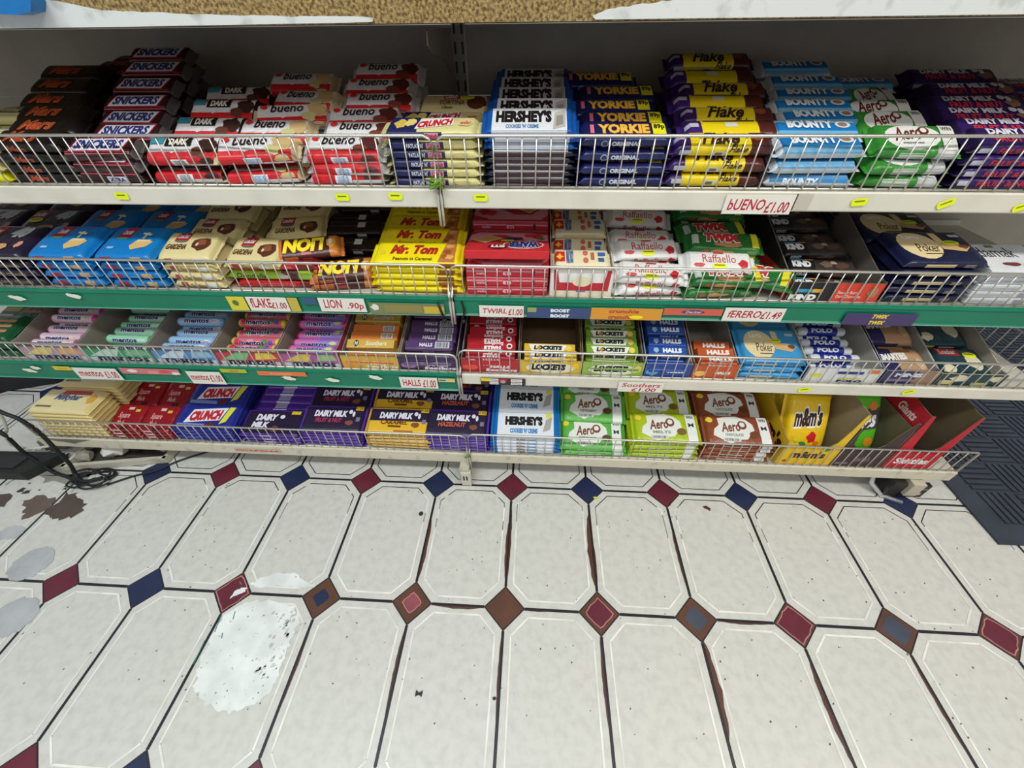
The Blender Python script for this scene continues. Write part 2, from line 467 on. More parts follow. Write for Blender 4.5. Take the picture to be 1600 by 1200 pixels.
# crumbs and specks printed into the dirt of the floor
for q in range(300):
    a = rn.uniform(-1.0, 1.1); b = rn.uniform(-.5, -.02); s_ = rn.uniform(.0005, .0016)
    patch([(a-s_, b-s_), (a+s_, b-s_*.6), (a+s_*.7, b+s_*1.3), (a-s_*.4, b+s_*.8)], .0009, rn.choice([dk, dk, dirt]), .0004, 1)
floor = fl.build('floor', recalc=False)
tag(floor, kind='structure')

# back wall of the room beyond the shelving
bw = MB(); bw.box(-4, 4, 2.6, 2.65, 0, 2.6, mat((186, 184, 176), 'paint')); tag(bw.build('wall_back'), kind='structure')

def loose(name, label, cat, pts, h, m, grp=None):
    mb = MB(); mb.prism([(a, b) for a, b in pts], 'z', .0011, .0011+h, mat(m, 'rubber'))
    o = mb.build(name); tag(o, label, cat, grp)
loose('floor_debris', 'small round black gum spot on white floor tile', 'debris', [(-.227+.0055*math.cos(q*.7), -.091+.006*math.sin(q*.7)) for q in range(9)], .001, (42, 40, 40))
loose('floor_debris', 'curled dark red scrap of wrapper on floor below brown bars', 'debris', [(.492, -.036), (.500, -.034), (.508, -.041), (.506, -.047), (.500, -.042), (.494, -.040)], .003, (96, 34, 30))
loose('floor_debris', 'bow-shaped black crumb on a tile near the camera', 'debris', [(-.155, -.447), (-.149, -.451), (-.142, -.447), (-.143, -.457), (-.149, -.454), (-.155, -.457)], .001, (36, 34, 34))
loose('floor_debris', 'tiny yellow scrap of sticker beside a blue diamond', 'debris', [(.214, -.021), (.222, -.020), (.225, -.026), (.216, -.027)], .001, (220, 225, 30))
loose('floor_debris', 'dark crumb on floor below the second red worn diamond', 'debris', [(-.008+.0035*math.cos(q), -.452+.003*math.sin(q)) for q in range(6)], .001, (48, 44, 40))

# =================================================================== SHELVING
CREAM = (217, 212, 198); CREAMD = (210, 203, 182); GREEN = (0, 118, 88)
XL0, XL1, XR0, XR1 = -1.30, -.1165, -.108, 1.088
YB = .455
levels = {  # front plane y, deck top z, left strip height, right strip height
 'top': (.069, .7265, .028, .029), 'second': (.057, .5405, .040, .038), 'third': (.041, .3625, .048, .028), 'bottom': (.028, .1015, .036, .033)}
wire_m = mat((216, 212, 202), 'metal', .38)
def shelf(lev, side):
    y, z, hl, hr = levels[lev]
    x0, x1, h = (XL0, XL1, hl) if side == 'left' else (XR0, XR1, hr)
    greenish = (lev == 'second') or (lev == 'third' and side == 'left')
    root = tag(link('shelf', None, None, ((x0+x1)/2, YB, z)),
        {'top': 'cream metal shelf at the top', 'second': 'shelf with green label rail, second from top', 'third': 'third shelf down', 'bottom': 'grimy cream shelf nearest the floor'}[lev]
        + {'left': ', left of the middle post', 'right': ', right of the middle post'}[side], 'shelf', None if 0 else 'shelves of the sweet rack')
    dirty = 'dirty' if lev == 'bottom' else 'paint'
    base = CREAMD if lev == 'bottom' else CREAM
    mb = MB(); mb.box(x0, x1, y+.002, YB, z-.003, z, mat((200, 196, 184), dirty)); mb.box(x0, x1, YB-.004, YB, z, z+.012, mat(base, dirty))
    mb.box(x0, x0+.0015, y+.002, YB, z-.02, z, mat(base, dirty)); mb.box(x1-.0015, x1, y+.002, YB, z-.02, z, mat(base, dirty))
    o = mb.build('deck'); o.parent = root; o.matrix_parent_inverse = Matrix.Translation(-root.location)
    mb = MB()
    if greenish:
        prof = [(y+.002, z), (y-.001, z-.001), (y-.003, z-.006), (y-.001, z-.008), (y-.001, z-h+.003), (y-.0035, z-h+.001), (y-.0035, z-h), (y+.002, z-h)]
    else:
        prof = [(y+.002, z), (y-.001, z), (y-.0025, z-.002), (y-.0025, z-h+.002), (y-.001, z-h), (y+.002, z-h)]
    mb.prism(prof, 'x', x0, x1, mat(GREEN if greenish else base, 'paint' if lev != 'bottom' else 'dirty', .35 if greenish else None))
    if greenish:
        mb.box(x0, x1, y-.0042, y-.0034, z-h-.0004, z-h+.0012, mat((120, 170, 150), 'paint'))
    if lev == 'bottom' and side == 'left':
        mb.add([(XL0+.0, y-.0028, z-.001), (XL0+.16, y-.0028, z-.001), (XL0+.10, y-.0028, z-.02)], [(0, 2, 1)], mat((120, 114, 100), 'dirty'))
    o = mb.build('label_rail' if greenish else 'front_lip'); o.parent = root; o.matrix_parent_inverse = Matrix.Translation(-root.location)
    o['label'] = 'green plastic price rail' if greenish else 'cream folded metal front lip'
    return root
def fence(lev, side, hgt, pitch=.0213):
    y, z, hl, hr = levels[lev]
    x0, x1 = (XL0+.012, XL1+.001) if side == 'left' else (XR0-.002, XR1-.004)
    zb = z+.001; zt = z+hgt
    root = tag(link('wire_fence', None, None, ((x0+x1)/2, y+.004, z)),
        'low chrome wire guard along the %s shelf front, %s of the middle post' % (lev, side), 'wire guard', 'wire guards on the shelf fronts')
    mb = MB(); xj = x1 if side == 'left' else x0; xo = x0 if side == 'left' else x1; sg = -1 if side == 'left' else 1
    rr = .013
    path = [(xo, y, zb+.003), (xo, y, zt-.004), (xo+(-sg)*.004, y, zt), (xj+sg*rr, y, zt), (xj+sg*rr*.3, y, zt-rr*.3), (xj, y, zt-rr)]
    path += [(xj, y, zb+.016), (xj, y-.0075, zb+.005), (xj, y-.0078, z-.008), (xj+(0), y-.0078, z-.055 if lev != 'bottom' else z-.075)]
    mb.tube(path, .0023, wire_m, 8)
    o = mb.build('rail'); o.parent = root; o.matrix_parent_inverse = Matrix.Translation(-root.location)
    mb = MB(); n = int((x1-x0)/pitch)
    for i in range(1, n+1):
        x = xj+sg*i*pitch
        if (side == 'left' and x < x0+.004) or (side == 'right' and x > x1-.004): continue
        mb.tube([(x, y+.001, zb+.0012), (x, y+.001, zt)], .0012, wire_m, 6)
    mb.tube([(x0, y+.003, zb+.002), (x1, y+.003, zb+.002)], .0016, wire_m, 6)
    if lev == 'third' and side == 'right':
        pass
    o = mb.build('wires'); o.parent = root; o.matrix_parent_inverse = Matrix.Translation(-root.location)
    return root
for lev, h in (('top', .073), ('second', .063), ('third', .052), ('bottom', .07)):
    for side in ('left', 'right'):
        shelf(lev, side); fence(lev, side, h+(.012 if (lev == 'third' and side == 'right') else .006 if (lev, side) == ('bottom', 'right') else 0))
# side guard at the right end of the third shelf
mb = MB(); zz = .3625
mb.tube([(XR1-.004, .050, zz+.0025), (XR1-.004, .050, zz+.062), (XR1-.004, .42, zz+.062), (XR1-.004, .42, zz+.0025)], .0017, wire_m, 8)
for q in range(1, 17): mb.tube([(XR1-.004, .050+q*.0216, zz+.0015), (XR1-.004, .050+q*.0216, zz+.062)], .0012, wire_m, 6)
tag(mb.build('wire_fence'), 'wire guard across the right end of the third shelf', 'wire guard', 'wire guards on the shelf fronts')

# back panels (one piece of sheet between posts, stacked)
for (x0, x1, nm) in ((-1.33, -.138, 'left'), (-.112, 1.32, 'right')):
    for k, (z0, z1) in enumerate(((.395, .805), (.806, .92), (.06, .394))):
        if k == 2 and nm == 'left': x0b = -1.19
        else: x0b = x0
        if k == 2: x1 = min(x1, 1.09)
        mb = MB(); mb.box(x0b, x1, YB+.002, YB+.008, z0, z1, mat((176, 168, 152) if k < 2 else (184, 178, 160), 'paint'))
        tag(mb.build('back_panel'), 'grey-beige metal back panel, %s strip, %s of the middle post' % (['middle', 'upper', 'lowest'][k], nm), 'panel', 'back panels of the sweet rack')
# middle post with slots, and brackets
post = tag(link('slotted_post', None, None, (-.125, YB, 0)), 'slotted steel upright post between the two shelf bays', 'post')
mb = MB(); mb.box(-.137, -.113, YB-.004, YB+.02, .0, .97, mat((170, 166, 154), 'paint'))
o = mb.build('upright'); o.parent = post; o.matrix_parent_inverse = Matrix.Translation(-post.location)
mb = MB()
for k in range(28):
    z = .1+k*.031
    mb.box(-.1345, -.1305, YB-.0046, YB-.0038, z, z+.019, mat((14, 13, 12), 'paint')); mb.box(-.1195, -.1155, YB-.0046, YB-.0038, z, z+.019, mat((14, 13, 12), 'paint'))
o = mb.build('slots', ); o.parent = post; o.matrix_parent_inverse = Matrix.Translation(-post.location)
mb = MB(); mb.box(-.1375, -.1125, -.0, .45, .02, .066, mat((186, 180, 164), 'dirty')); mb.box(-.133, -.117, .004, .03, .0, .02, mat((170, 165, 150), 'dirty'))
mb.box(-.1335, -.1085, -.004, .008, .004, .058, mat((205, 200, 186), 'dirty'))
mb.box(-.1285, -.1245, -.0048, -.0038, .028, .045, mat((20, 20, 20), 'paint')); mb.box(-.1205, -.1165, -.0048, -.0038, .028, .045, mat((20, 20, 20), 'paint'))
tag(mb.build('base_foot'), 'cream metal base foot with two slots under the middle post', 'foot')
def bracket(x, z, y0, lab):
    mb = MB(); mb.prism([(YB-.004, z-.004), (y0+.02, z-.004), (y0, z-.006), (y0+.02, z-.02), (YB-.05, z-.05), (YB-.004, z-.058)], 'x', x-.001, x+.001, mat((176, 170, 156), 'paint'))
    tag(mb.build('shelf_bracket'), lab, 'bracket', 'brackets under the shelves at the middle post')
for x, s_ in ((-.1405, 'left'), (-.1095, 'right')):
    bracket(x, .699, .13, 'bracket under the top shelf, %s of the post' % s_)
    bracket(x, .496, .11, 'bracket under the second shelf, %s of the post' % s_)
    bracket(x, .3115, .11, 'bracket under the third shelf, %s of the post' % s_)
mb = MB(); mb.prism([(YB-.006, .915), (.25, .915), (.235, .912), (.23, .895), (.26, .885), (.36, .87), (YB-.03, .845), (YB-.006, .78)], 'x', -.1415, -.1395, mat((170, 160, 144), 'paint'))
tag(mb.build('shelf_bracket'), 'large bracket carrying the counter board above the top shelf', 'bracket')
# dark clamps on the green rail by the joint
for x, a, b, s_ in ((-.139, .529, .495, 'left'), (-.094, .532, .494, 'right')):
    mb = MB(); mb.tube([(x, .052, a), (x+.004, .0515, (a+b)/2), (x+(.008 if s_ == 'left' else 0), .0505, b)], .0026, mat((28, 30, 30), 'rubber'), 8)
    mb.tube([(x+(.008 if s_ == 'left' else 0), .0505, b), (x+(.009 if s_ == 'left' else 0.001), .0505, b-.006)], .0042, mat((24, 26, 26), 'rubber'), 8)
    tag(mb.build('rail_clip'), 'black clip hanging over the green rail, %s of the joint' % s_, 'clip', 'black clips at the shelf joint')
# green garden ties
def tie(x, y, z, lab, n=9, s_=.013):
    mb = MB(); r_ = random.Random(int(z*1000))
    for q in range(n):
        a = r_.uniform(0, 6.28); pts = []
        for k in range(7):
            t = k/6
            pts.append((x+s_*(math.cos(a+t*4+q)*.9), y-.004-.005*math.sin(t*3.14)-.002*(q % 2), z+s_*.45*math.sin(a+t*5+q*2)+.001*q-.004))
        mb.tube(pts, .0010, mat((112, 152, 40), 'film'), 5)
    tag(mb.build('twist_tie'), lab, 'tie', 'green ties on the wire guards')
tie(-.114, .066, .738, 'green plastic-coated tie binding the two top wire guards')
tie(-.114, .022, .107, 'green tie binding the two bottom wire guards', 4, .007)
# right end levelling foot
mb = MB(); mb.box(1.0, 1.03, .01, .4, .02, .066, mat((188, 180, 160), 'dirty')); mb.box(.96, .99, .015, .06, .002, .064, mat((30, 28, 26), 'paint'))
mb.tube([(.93, .05, .064), (.935, .04, .03), (.96, .018, .006), (1.0, .0, .004)], .006, mat((220, 220, 222), 'metal', .2), 8)
mb.box(1.0, 1.06, .02, .032, .001, .05, mat((34, 30, 28), 'paint')); mb.box(1.012, 1.05, .0185, .0205, .012, .02, mat((190, 184, 160), 'paint'))
mb.box(1.006, 1.056, .0185, .0205, .034, .038, mat((120, 112, 100), 'paint'))
tag(mb.build('base_foot'), 'dark and chrome end foot under the right end of the bottom shelf', 'foot')

# counter board above
cb = tag(link('counter_board', None, None, (0, .3, .9195)), 'thick chipboard counter above the shelves with chipped white edging', 'counter')
mb = MB(); mb.box(-1.5, 1.6, .058, .52, .921, .962, mat((168, 142, 92), 'chip'))
o = mb.build('board'); o.parent = cb; o.matrix_parent_inverse = Matrix.Translation(-cb.location)
mb = MB(); lam = mat((214, 216, 214), 'dirty'); r_ = random.Random(5)
def lamin(ptsb, lab_rev):
    mb.prism(ptsb, 'y', .0565, .0581, lam)
top_z = .963
pa = [(-1.5, .9205), (-.5, .9210), (-.2, .9222), (-.168, .9226), (-.166, .9262), (-.18, .9275)]
for q in range(26):
    t = q/25; x = -.19-.32*t; pa.append((x, .9278+.009*t**1.6+r_.uniform(-.0006, .0006)))
pa += [(-.56, .945), (-.62, .952), (-.66, top_z), (-1.5, top_z)]
lamin(pa, 0)
pb = [(.106, .9222), (1.6, .9215), (1.6, top_z), (.3, top_z), (.22, .945)]
for q in range(10): t = q/9; pb.append((.19-.07*t, .938-.007*t+r_.uniform(-.0008, .0008)))
pb += [(.102, .9255)]
lamin(pb, 0)
o = mb.build('edging'); o.parent = cb; o.matrix_parent_inverse = Matrix.Translation(-cb.location); o['label'] = 'chipped white laminate edging'
mb = MB(); mb.box(-1.5, 1.6, .057, .52, top_z, .968, mat((206, 206, 200), 'paint'))
o = mb.build('worktop'); o.parent = cb; o.matrix_parent_inverse = Matrix.Translation(-cb.location)
mb = MB(); mb.prism([(-.70, .939), (-.66, .938), (-.63, .934), (-.605, .933), (-.585, .936), (-.577, .945), (-.575, .985), (-.70, .985)], 'y', .036, .0560, mat((20, 112, 178), 'film'))
tag(mb.build('plastic_bag'), 'blue plastic bag hanging over the counter edge at top left', 'bag')

# rubber mat on the right
mat_m = mat((52, 60, 72), 'rubber'); mg = mat((34, 40, 48), 'rubber')
mb = MB(); MX0, MX1, MY0, MY1 = 1.155, 2.05, -.102, .93
mb.box(MX0, MX1, MY0, MY1, .001, .006, mat_m)
pc = .094
for i in range(10):
    for j in range(11):
        cx = MX0+.05+i*pc; cy = MY0+.05+j*pc
        if cx+pc > MX1-.03 or cy+pc > MY1-.03: continue
        for k in range(5):
            o_ = .006+k*.0172
            if (i+j) % 2: mb.box(cx+.003, cx+pc-.003, cy+o_, cy+o_+.0105, .006, .0092, mat_m)
            else: mb.box(cx+o_, cx+o_+.0105, cy+.003, cy+pc-.003, .006, .0092, mat_m)
            if (i+j) % 2: mb.box(cx+.003, cx+pc-.003, cy+o_+.0106, cy+o_+.0170, .006, .0064, mg)
tag(mb.build('rubber_mat'), 'dark ribbed rubber floor mat with basket-weave pattern', 'mat')


# =================================================================== STOCK
W_ = (236, 236, 232); BK = (20, 18, 22); YL = (238, 226, 20); PUR = (62, 26, 120); DPUR = (34, 20, 52)
def T_(txt, x0, y0, x1, y1, c, **o): return ('t', txt, x0, y0, x1, y1, c, o)
def sticker(x, y, w=.12, h=.2): return [('e', x, y, w, h, (232, 238, 30)), ('r', x-w*.7, y+h*.1, x+w*.7, y+h*.5, (120, 126, 20))]

P = {}
def prod(key, *a, **k): P[key] = product(*a, **k); return P[key]

# ---- top shelf
prod('cream', 'chocolate_bar', .13, .045, .016, (216, 208, 142), top=[('r', -.8, -.6, .8, -.2, (236, 232, 200)), T_('White', -.5, -.1, .3, .6, (140, 130, 90), b=.04)], front=[('r', -.8, -.5, .4, .4, (220, 214, 150))])
prod('cream_y', 'chocolate_bar', .13, .045, .016, (226, 222, 20), top=[('r', -.8, -.6, .8, .6, (232, 226, 90))])
prod('mars', 'chocolate_bar', .128, .040, .0165, (17, 13, 14), n=3.4, top=[T_('Mars', -.62, -.62, .3, .62, (196, 88, 48), b=.05, s=.35), T_('Mars', -.6, -.55, .29, .52, (150, 60, 36), b=.0, s=.35)],
     front=[T_('Mars', -.5, -.5, .0, .6, (176, 74, 40), b=.05, s=.3)], zones=[(-1, -.86, (40, 36, 38))])
para = [(-.72, -.62), (.62, -.62), (.74, .66), (-.6, .66)]
def sc(p, a, b): return [(x*a, y*b) for x, y in p]
prod('snick', 'chocolate_bar', .124, .036, .019, (46, 22, 26), n=5, zones=[(-1, -.86, (110, 106, 104)), (.86, 1, (90, 84, 84))],
     top=[('p', sc(para, 1.06, 1.3), (168, 28, 48)), ('p', sc(para, 1.0, 1.12), (222, 222, 232)), T_('SNICKERS', -.62, -.52, .62, .58, (38, 46, 116), b=.05, s=.15)],
     front=[('r', -.84, .72, .84, .95, (190, 60, 80)), ('r', -.6, -.3, .5, .3, (70, 50, 52))])
prod('snickf', 'chocolate_bar', .124, .036, .019, (48, 24, 27), n=5, zones=[(-1, -.86, (110, 106, 104))],
     top=[('p', sc(para, 1.0, 1.12), (222, 222, 232)), T_('SNICKERS', -.62, -.52, .62, .58, (38, 46, 116), b=.05, s=.15)],
     front=[('r', -.84, .6, .84, .9, (190, 60, 80)), ('r', -.1, -.7, .45, .3, (200, 200, 210)), T_('XTRA', -.06, -.5, .4, .1, (38, 46, 116), b=.05)])
def bueno(key, endc, deco, barcol, dark=False):
    top = [('r', -.84, -.98, .84, -.45, (206, 30, 38)), ('blob', -.55, -.25, .12, .2, (224, 222, 224), 4), ('blob', -.2, -.3, .10, .25, (224, 222, 224), 5), ('blob', .12, -.3, .12, .2, (224, 222, 224), 8),
           ('blob', .62, .1, .26, .75, deco, 9), ('blob', .42, -.45, .2, .4, (deco[0]+40 if deco[0] < 200 else deco[0], deco[1]+24, deco[2]+14), 10)]
    if dark: top += [('r', -.45, .0, .2, .85, (24, 18, 18)), T_('DARK', -.35, .1, .12, .7, (232, 226, 210), b=.05), ('r', -.82, .2, -.5, .85, (60, 140, 160))]
    else: top += [T_('bueno', -.52, -.02, .28, .82, (34, 20, 26), b=.015, s=.2), T_('Kinder', -.3, .78, .0, .95, (200, 30, 36), b=.04), ('e', -.68, .5, .09, .22, (214, 40, 44))]
    fr = [('r', -.84, -.75, .84, .85, (204, 26, 34)), ('r', -.28, -.75, .12, .6, (226, 232, 240)), ('bar', -.22, -.6, .06, .5, barcol, 9), ('r', .14, -.9, .84, -.1, (224, 222, 224)), ('blob', .6, .35, .2, .5, deco, 11)]
    prod(key, 'chocolate_bar', .130, .046, .019, (222, 220, 222), n=3.2, zones=[(-1, -.84, endc), (.84, 1, endc)], top=top, front=fr)
bueno('buenod', (34, 22, 22), (58, 32, 28), (40, 40, 44), True)
bueno('buenow', (206, 186, 146), (204, 172, 120), (60, 140, 200))
bueno('buenoc', (188, 184, 186), (84, 36, 34), (60, 140, 200))
cr = lambda: [('r', -.86, -.95, -.25, .95, (30, 34, 88)), ('blob', -.62, .0, .14, .6, (220, 190, 90), 3), ('blob', -.42, .1, .12, .5, (236, 214, 120), 5),
     ('p', [(-.3, -.75), (.46, -.2), (.42, .85), (-.24, .5)], (240, 238, 236)), T_('CRUNCH', -.26, -.42, .42, .45, (204, 30, 44), b=.06, s=.1, slope=.5), ('blob', .68, .1, .16, .6, (232, 206, 150), 9), T_('wafer', .58, -.2, .8, .3, (190, 60, 40))]
prod('crunchs', 'chocolate_bar', .15, .052, .0125, (224, 216, 150), n=5, zones=[(-1, -.9, (214, 210, 140))], top=cr(),
     front=[('r', -.97, -1, .25, 1, (26, 32, 84)), T_('PATLAT N\'', -.5, -.5, -.16, .5, (214, 218, 232), b=.03), ('r', -.1, -.6, .18, .6, (216, 150, 170)), T_('Crunch', -.08, -.5, .16, .5, (190, 40, 60), b=.04), ('blob', .55, 0, .2, .7, (206, 190, 128), 3)])
prod('tortina', 'wafer_bar', .125, .06, .014, (214, 200, 148), n=4, top=[('r', -.3, .35, .15, .95, (178, 32, 44)), T_('Loacker', -.26, .45, .1, .85, W_, s=.2), T_('TORTINA', -.4, -.25, .3, .25, (120, 96, 50)), T_('Classic', -.3, -.65, .0, -.35, (120, 80, 40), s=.3), ('e', .62, .0, .26, .7, (92, 50, 34))]+sticker(.35, .5, .2, .22))
her = lambda small: [('r', -.8, -.96, .8, .96, (222, 226, 230)), T_('HERSHEY\'S', -.72, -.35, .48, .72, (28, 22, 26), b=.07), T_("COOKIES 'N' CREME", -.5, -.82, .2, -.5, (40, 100, 170), b=.03), ('p', [(.5, -.9), (.76, -.7), (.78, .75), (.55, .5)], (190, 184, 176)), ('p', [(.56, -.7), (.72, -.5), (.72, .3), (.58, .2)], (150, 144, 138))]
prod('hersh', 'chocolate_bar', .138, .056, .0088, (16, 84, 166), n=6, crimp=.05, top=her(1), front=[('r', -.8, -1, .8, 1, (206, 212, 222)), ('r', -.8, -1, .8, -.5, (150, 160, 180))])
prod('hershd', 'chocolate_bar', .138, .056, .0088, (20, 28, 46), n=6, crimp=.05, top=her(1), front=[('r', -.8, -1, .8, 1, (58, 34, 40)), ('r', -.8, .55, .8, 1, (100, 76, 80))])
prod('york', 'chocolate_bar', .142, .044, .0155, (24, 32, 88), n=3.6, top=[('r', -.72, -.4, -.64, .6, (230, 120, 130))]+outline('YORKIE', -.56, -.45, .5, .62, (244, 196, 70), (200, 90, 40), .02, {'b': .05})+[('r', .56, -.6, .84, .75, (238, 230, 30)), T_('89p', .59, -.1, .81, .6, (20, 20, 24), b=.04)],
     front=[('e', -.42, .0, .08, .6, (150, 158, 178)), ('e', -.42, .0, .055, .4, (40, 50, 100)), T_('ORIGINAL', -.28, -.4, .32, .45, (206, 212, 228), b=.06), ('r', .1, -.95, .7, -.7, (210, 170, 60))])
prod('flake', 'chocolate_bar', .155, .036, .019, (232, 206, 22), n=3, zones=[(-1, -.62, (52, 26, 92)), (.5, .86, (80, 34, 30)), (.86, 1, (40, 22, 44))],
     top=[T_('Flake', -.42, -.7, .3, .8, (50, 28, 40), b=.03, s=.4), ('blob', .62, .1, .12, .5, (134, 74, 50), 4), ('r', -.9, -.2, -.7, .25, (170, 166, 186))],
     front=[('r', -.2, -.6, .05, .2, (206, 206, 196)), ('r', -.14, -.45, -.01, .0, (110, 106, 40)), T_('Flake', .1, .0, .45, .9, (50, 28, 40), b=.02, s=.4), ('r', -.82, -.3, -.6, .4, (186, 186, 200))])
prod('flake2', 'chocolate_bar', .155, .036, .019, (232, 206, 22), n=3, zones=[(-1, -.6, (60, 30, 110)), (.5, .86, (80, 34, 30)), (.86, 1, (40, 22, 44))],
     top=[('r', -.15, -.2, .1, .35, (214, 214, 206)), ('r', -.55, .5, .45, .7, (60, 40, 30)), ('r', -.9, -.2, -.66, .3, (190, 188, 204))],
     front=[T_('Flake', -.35, -.6, .3, .8, (50, 28, 40), b=.03, s=.4)])
bt = lambda: [('r', -.84, -.6, .84, .35, (24, 120, 190)), ('r', -.84, -.8, .84, -.6, (110, 176, 214)), ('r', -.84, .35, .84, .5, (130, 186, 216))]+outline('BOUNTY', -.62, -.35, .35, .7, (240, 242, 244), (30, 90, 160), .03, {'b': .06})+[('e', .55, .1, .16, .42, (222, 226, 230)), ('e', .55, .1, .10, .26, (150, 120, 100))]
prod('bounty', 'chocolate_bar', .135, .040, .018, (206, 214, 220), n=3, top=bt(), front=[('r', -.84, .3, .84, .95, (90, 160, 205)), ('r', -.84, -.1, .84, .1, (186, 200, 210))])
prod('bountyf', 'chocolate_bar', .135, .040, .018, (206, 212, 218), n=3, top=bt(), front=[('r', -.84, .0, .84, .95, (60, 140, 200)), T_('BOUNTY', -.55, -.5, .2, .6, (236, 240, 244), b=.05), ('r', -.84, -.95, .84, -.6, (170, 180, 188))])
ae = lambda c: [('e', -.12, .0, .62, .86, (226, 228, 224)), T_('Aero', -.52, -.25, .1, .72, (108, 40, 36), b=.025, s=.1, slope=.25), ('e', .15, .42, .12, .3, (108, 40, 36)), ('e', .15, .44, .07, .18, (226, 228, 224)), T_('peppermint', -.35, -.55, .1, -.38, (120, 120, 116)), ('r', .5, -.85, .8, .85, (222, 222, 216)), T_('WIN', .54, .4, .76, .7, (40, 40, 44))]
prod('aeros', 'chocolate_bar', .12, .056, .018, (52, 138, 50), n=3, top=ae(0), front=[('r', -.4, -.8, .2, .5, (200, 206, 196)), ('r', .4, -.9, .84, .9, (190, 190, 190))])
dmf = lambda: [T_('DAIRY MILK', -.66, .1, .34, .72, (230, 226, 238), b=.05), T_('FRUIT & NUT', -.6, -.6, .42, -.02, (206, 50, 62), b=.04), ('blob', .62, -.1, .16, .5, (150, 110, 90), 3), ('e', .46, .5, .07, .28, (226, 224, 236)), ('e', .58, .3, .05, .3, (226, 224, 236))]
prod('dms', 'chocolate_bar', .16, .044, .017, (46, 26, 92), n=3.4, zones=[(-1, -.84, (32, 20, 60)), (.5, .9, (44, 24, 80))], top=dmf(), front=[T_('FRUIT & NUT', -.5, -.4, .5, .5, (196, 44, 54), b=.03), ('r', -.84, -.3, -.66, .5, (190, 190, 206))])

S1 = .7275; FY = .076
G1 = 'bars in rows on the top shelf'
stacks([P['cream']], 'cream and yellow bar at the far left', 'chocolate bar', G1+' far left', -.9, FY, S1, [3, 4, 5, 5], .047, tilt=6, q={0: P['cream_y']})
piles(P['mars'], 'black chocolate bar with orange script lettering', 'chocolate bar', 'black bars on the top shelf', S1, [(-.770, .096, .795), (-.766, .128, .806), (-.772, .160, .820), (-.795, .198, .833), (-.800, .238, .850), (-.812, .280, .866)], tilt=24, jr=4)
piles(P['mars'], 'black chocolate bar behind the piled black bars', 'chocolate bar', 'black bars at the back of the top shelf', S1, [(-.735, .33, .872), (-.74, .375, .878)], tilt=12, jr=4)
piles(P['snick'], 'brown bar with white and blue name panel', 'chocolate bar', 'brown bars on the top shelf', S1, [(-.655, .094, .785), (-.632, .128, .798), (-.634, .160, .812), (-.642, .195, .830), (-.646, .235, .850), (-.650, .275, .870), (-.654, .315, .888)], tilt=27, jr=3, q={0: P['snickf']})
piles(P['buenod'], 'dark chocolate and red bar with grey barcode', 'chocolate bar', 'dark wrapped hazelnut bars on the top shelf', S1, [(-.527, .100, .782), (-.500, .145, .802), (-.500, .200, .820), (-.500, .26, .832)], tilt=32, jr=6, jx=.006, rzs=[-4, 2, -3, 4])
piles(P['buenow'], 'white bar with cream ends and red wave', 'chocolate bar', 'cream ended hazelnut bars on the top shelf', S1, [(-.403, .100, .784), (-.382, .140, .800), (-.375, .180, .816), (-.366, .225, .830), (-.385, .285, .850)], tilt=30, jr=6, jx=.005, rzs=[5, 3, 9, -4, 3])
piles(P['buenoc'], 'white and red bar with brown chocolate pieces', 'chocolate bar', 'white and red hazelnut bars on the top shelf', S1, [(-.262, .100, .785), (-.243, .138, .798), (-.250, .175, .812), (-.228, .210, .828), (-.236, .250, .844), (-.232, .295, .862)], tilt=30, jr=5, jx=.005, rzs=[3, 0, 10, 4, 2, 3])
stacks([P['crunchs']], 'navy and pale yellow bar with red lettering on white', 'chocolate bar', 'navy and pale yellow bars on the top shelf', -.118, FY, S1, [6, 6], .054, tilt=12, jx=.002, jr=1.5)
stacks([P['tortina']], 'beige biscuit pack with red badge', 'biscuit pack', 'beige biscuit packs on the top shelf', -.103, FY+.11, S1, [6], .05, tilt=18)
stacks([P['hersh']], 'blue and white bar with bold black lettering', 'chocolate bar', 'blue and white bars on the top shelf', .030, FY, S1, [9, 9, 9, 10, 10], .058, tilt=22, jx=.003, jr=1, zr=[-.003, .003, .012, .012, .020],
       q={0: P['hershd'], 1: P['hershd'], 2: P['hershd'], 3: P['hershd'], 4: P['hershd'], 5: P['hershd']})
piles(P['york'], 'navy bar with yellow lettering and price flash', 'chocolate bar', 'navy and yellow bars on the top shelf', S1, [(.172, .100, .803), (.172, .150, .810), (.160, .20, .820), (.174, .255, .833), (.145, .31, .848)], tilt=20, jr=2)
piles([P['flake'], P['flake2']], 'yellow and purple bar with slanted dark script', 'chocolate bar', 'yellow and purple bars on the top shelf', S1, [(.314, .096, .794), (.332, .132, .804), (.338, .168, .816), (.332, .205, .828), (.345, .245, .840), (.338, .285, .854), (.342, .335, .874)], tilt=24, jr=3, rzs=[0, 2, -1, 1, 0, 4, 2])
piles(P['bounty'], 'shiny white and sky blue bar', 'chocolate bar', 'white and blue bars on the top shelf', S1, [(.452, .098, .790), (.458, .132, .803), (.480, .165, .812), (.478, .200, .822), (.495, .240, .832), (.500, .290, .845), (.497, .345, .862)], tilt=20, jr=3, q={0: P['bountyf']})
place(P['bounty'], .60, .315, S1+.095, .06, .25, 0, 'shiny white and blue bar lying across behind the green and white bars', 'chocolate bar', 'white and blue bars on the top shelf')
piles(P['aeros'], 'green and white bar with brown lettering', 'chocolate bar', 'green and white bars on the top shelf', S1, [(.587, .106, .795), (.580, .155, .806), (.584, .205, .815)], tilt=28, jr=5)
place(P['aeros'], .60, .262, S1+.080, R(26), R(30), 0, 'tilted green and white bar at the back of its pile', 'chocolate bar', 'green and white bars on the top shelf')
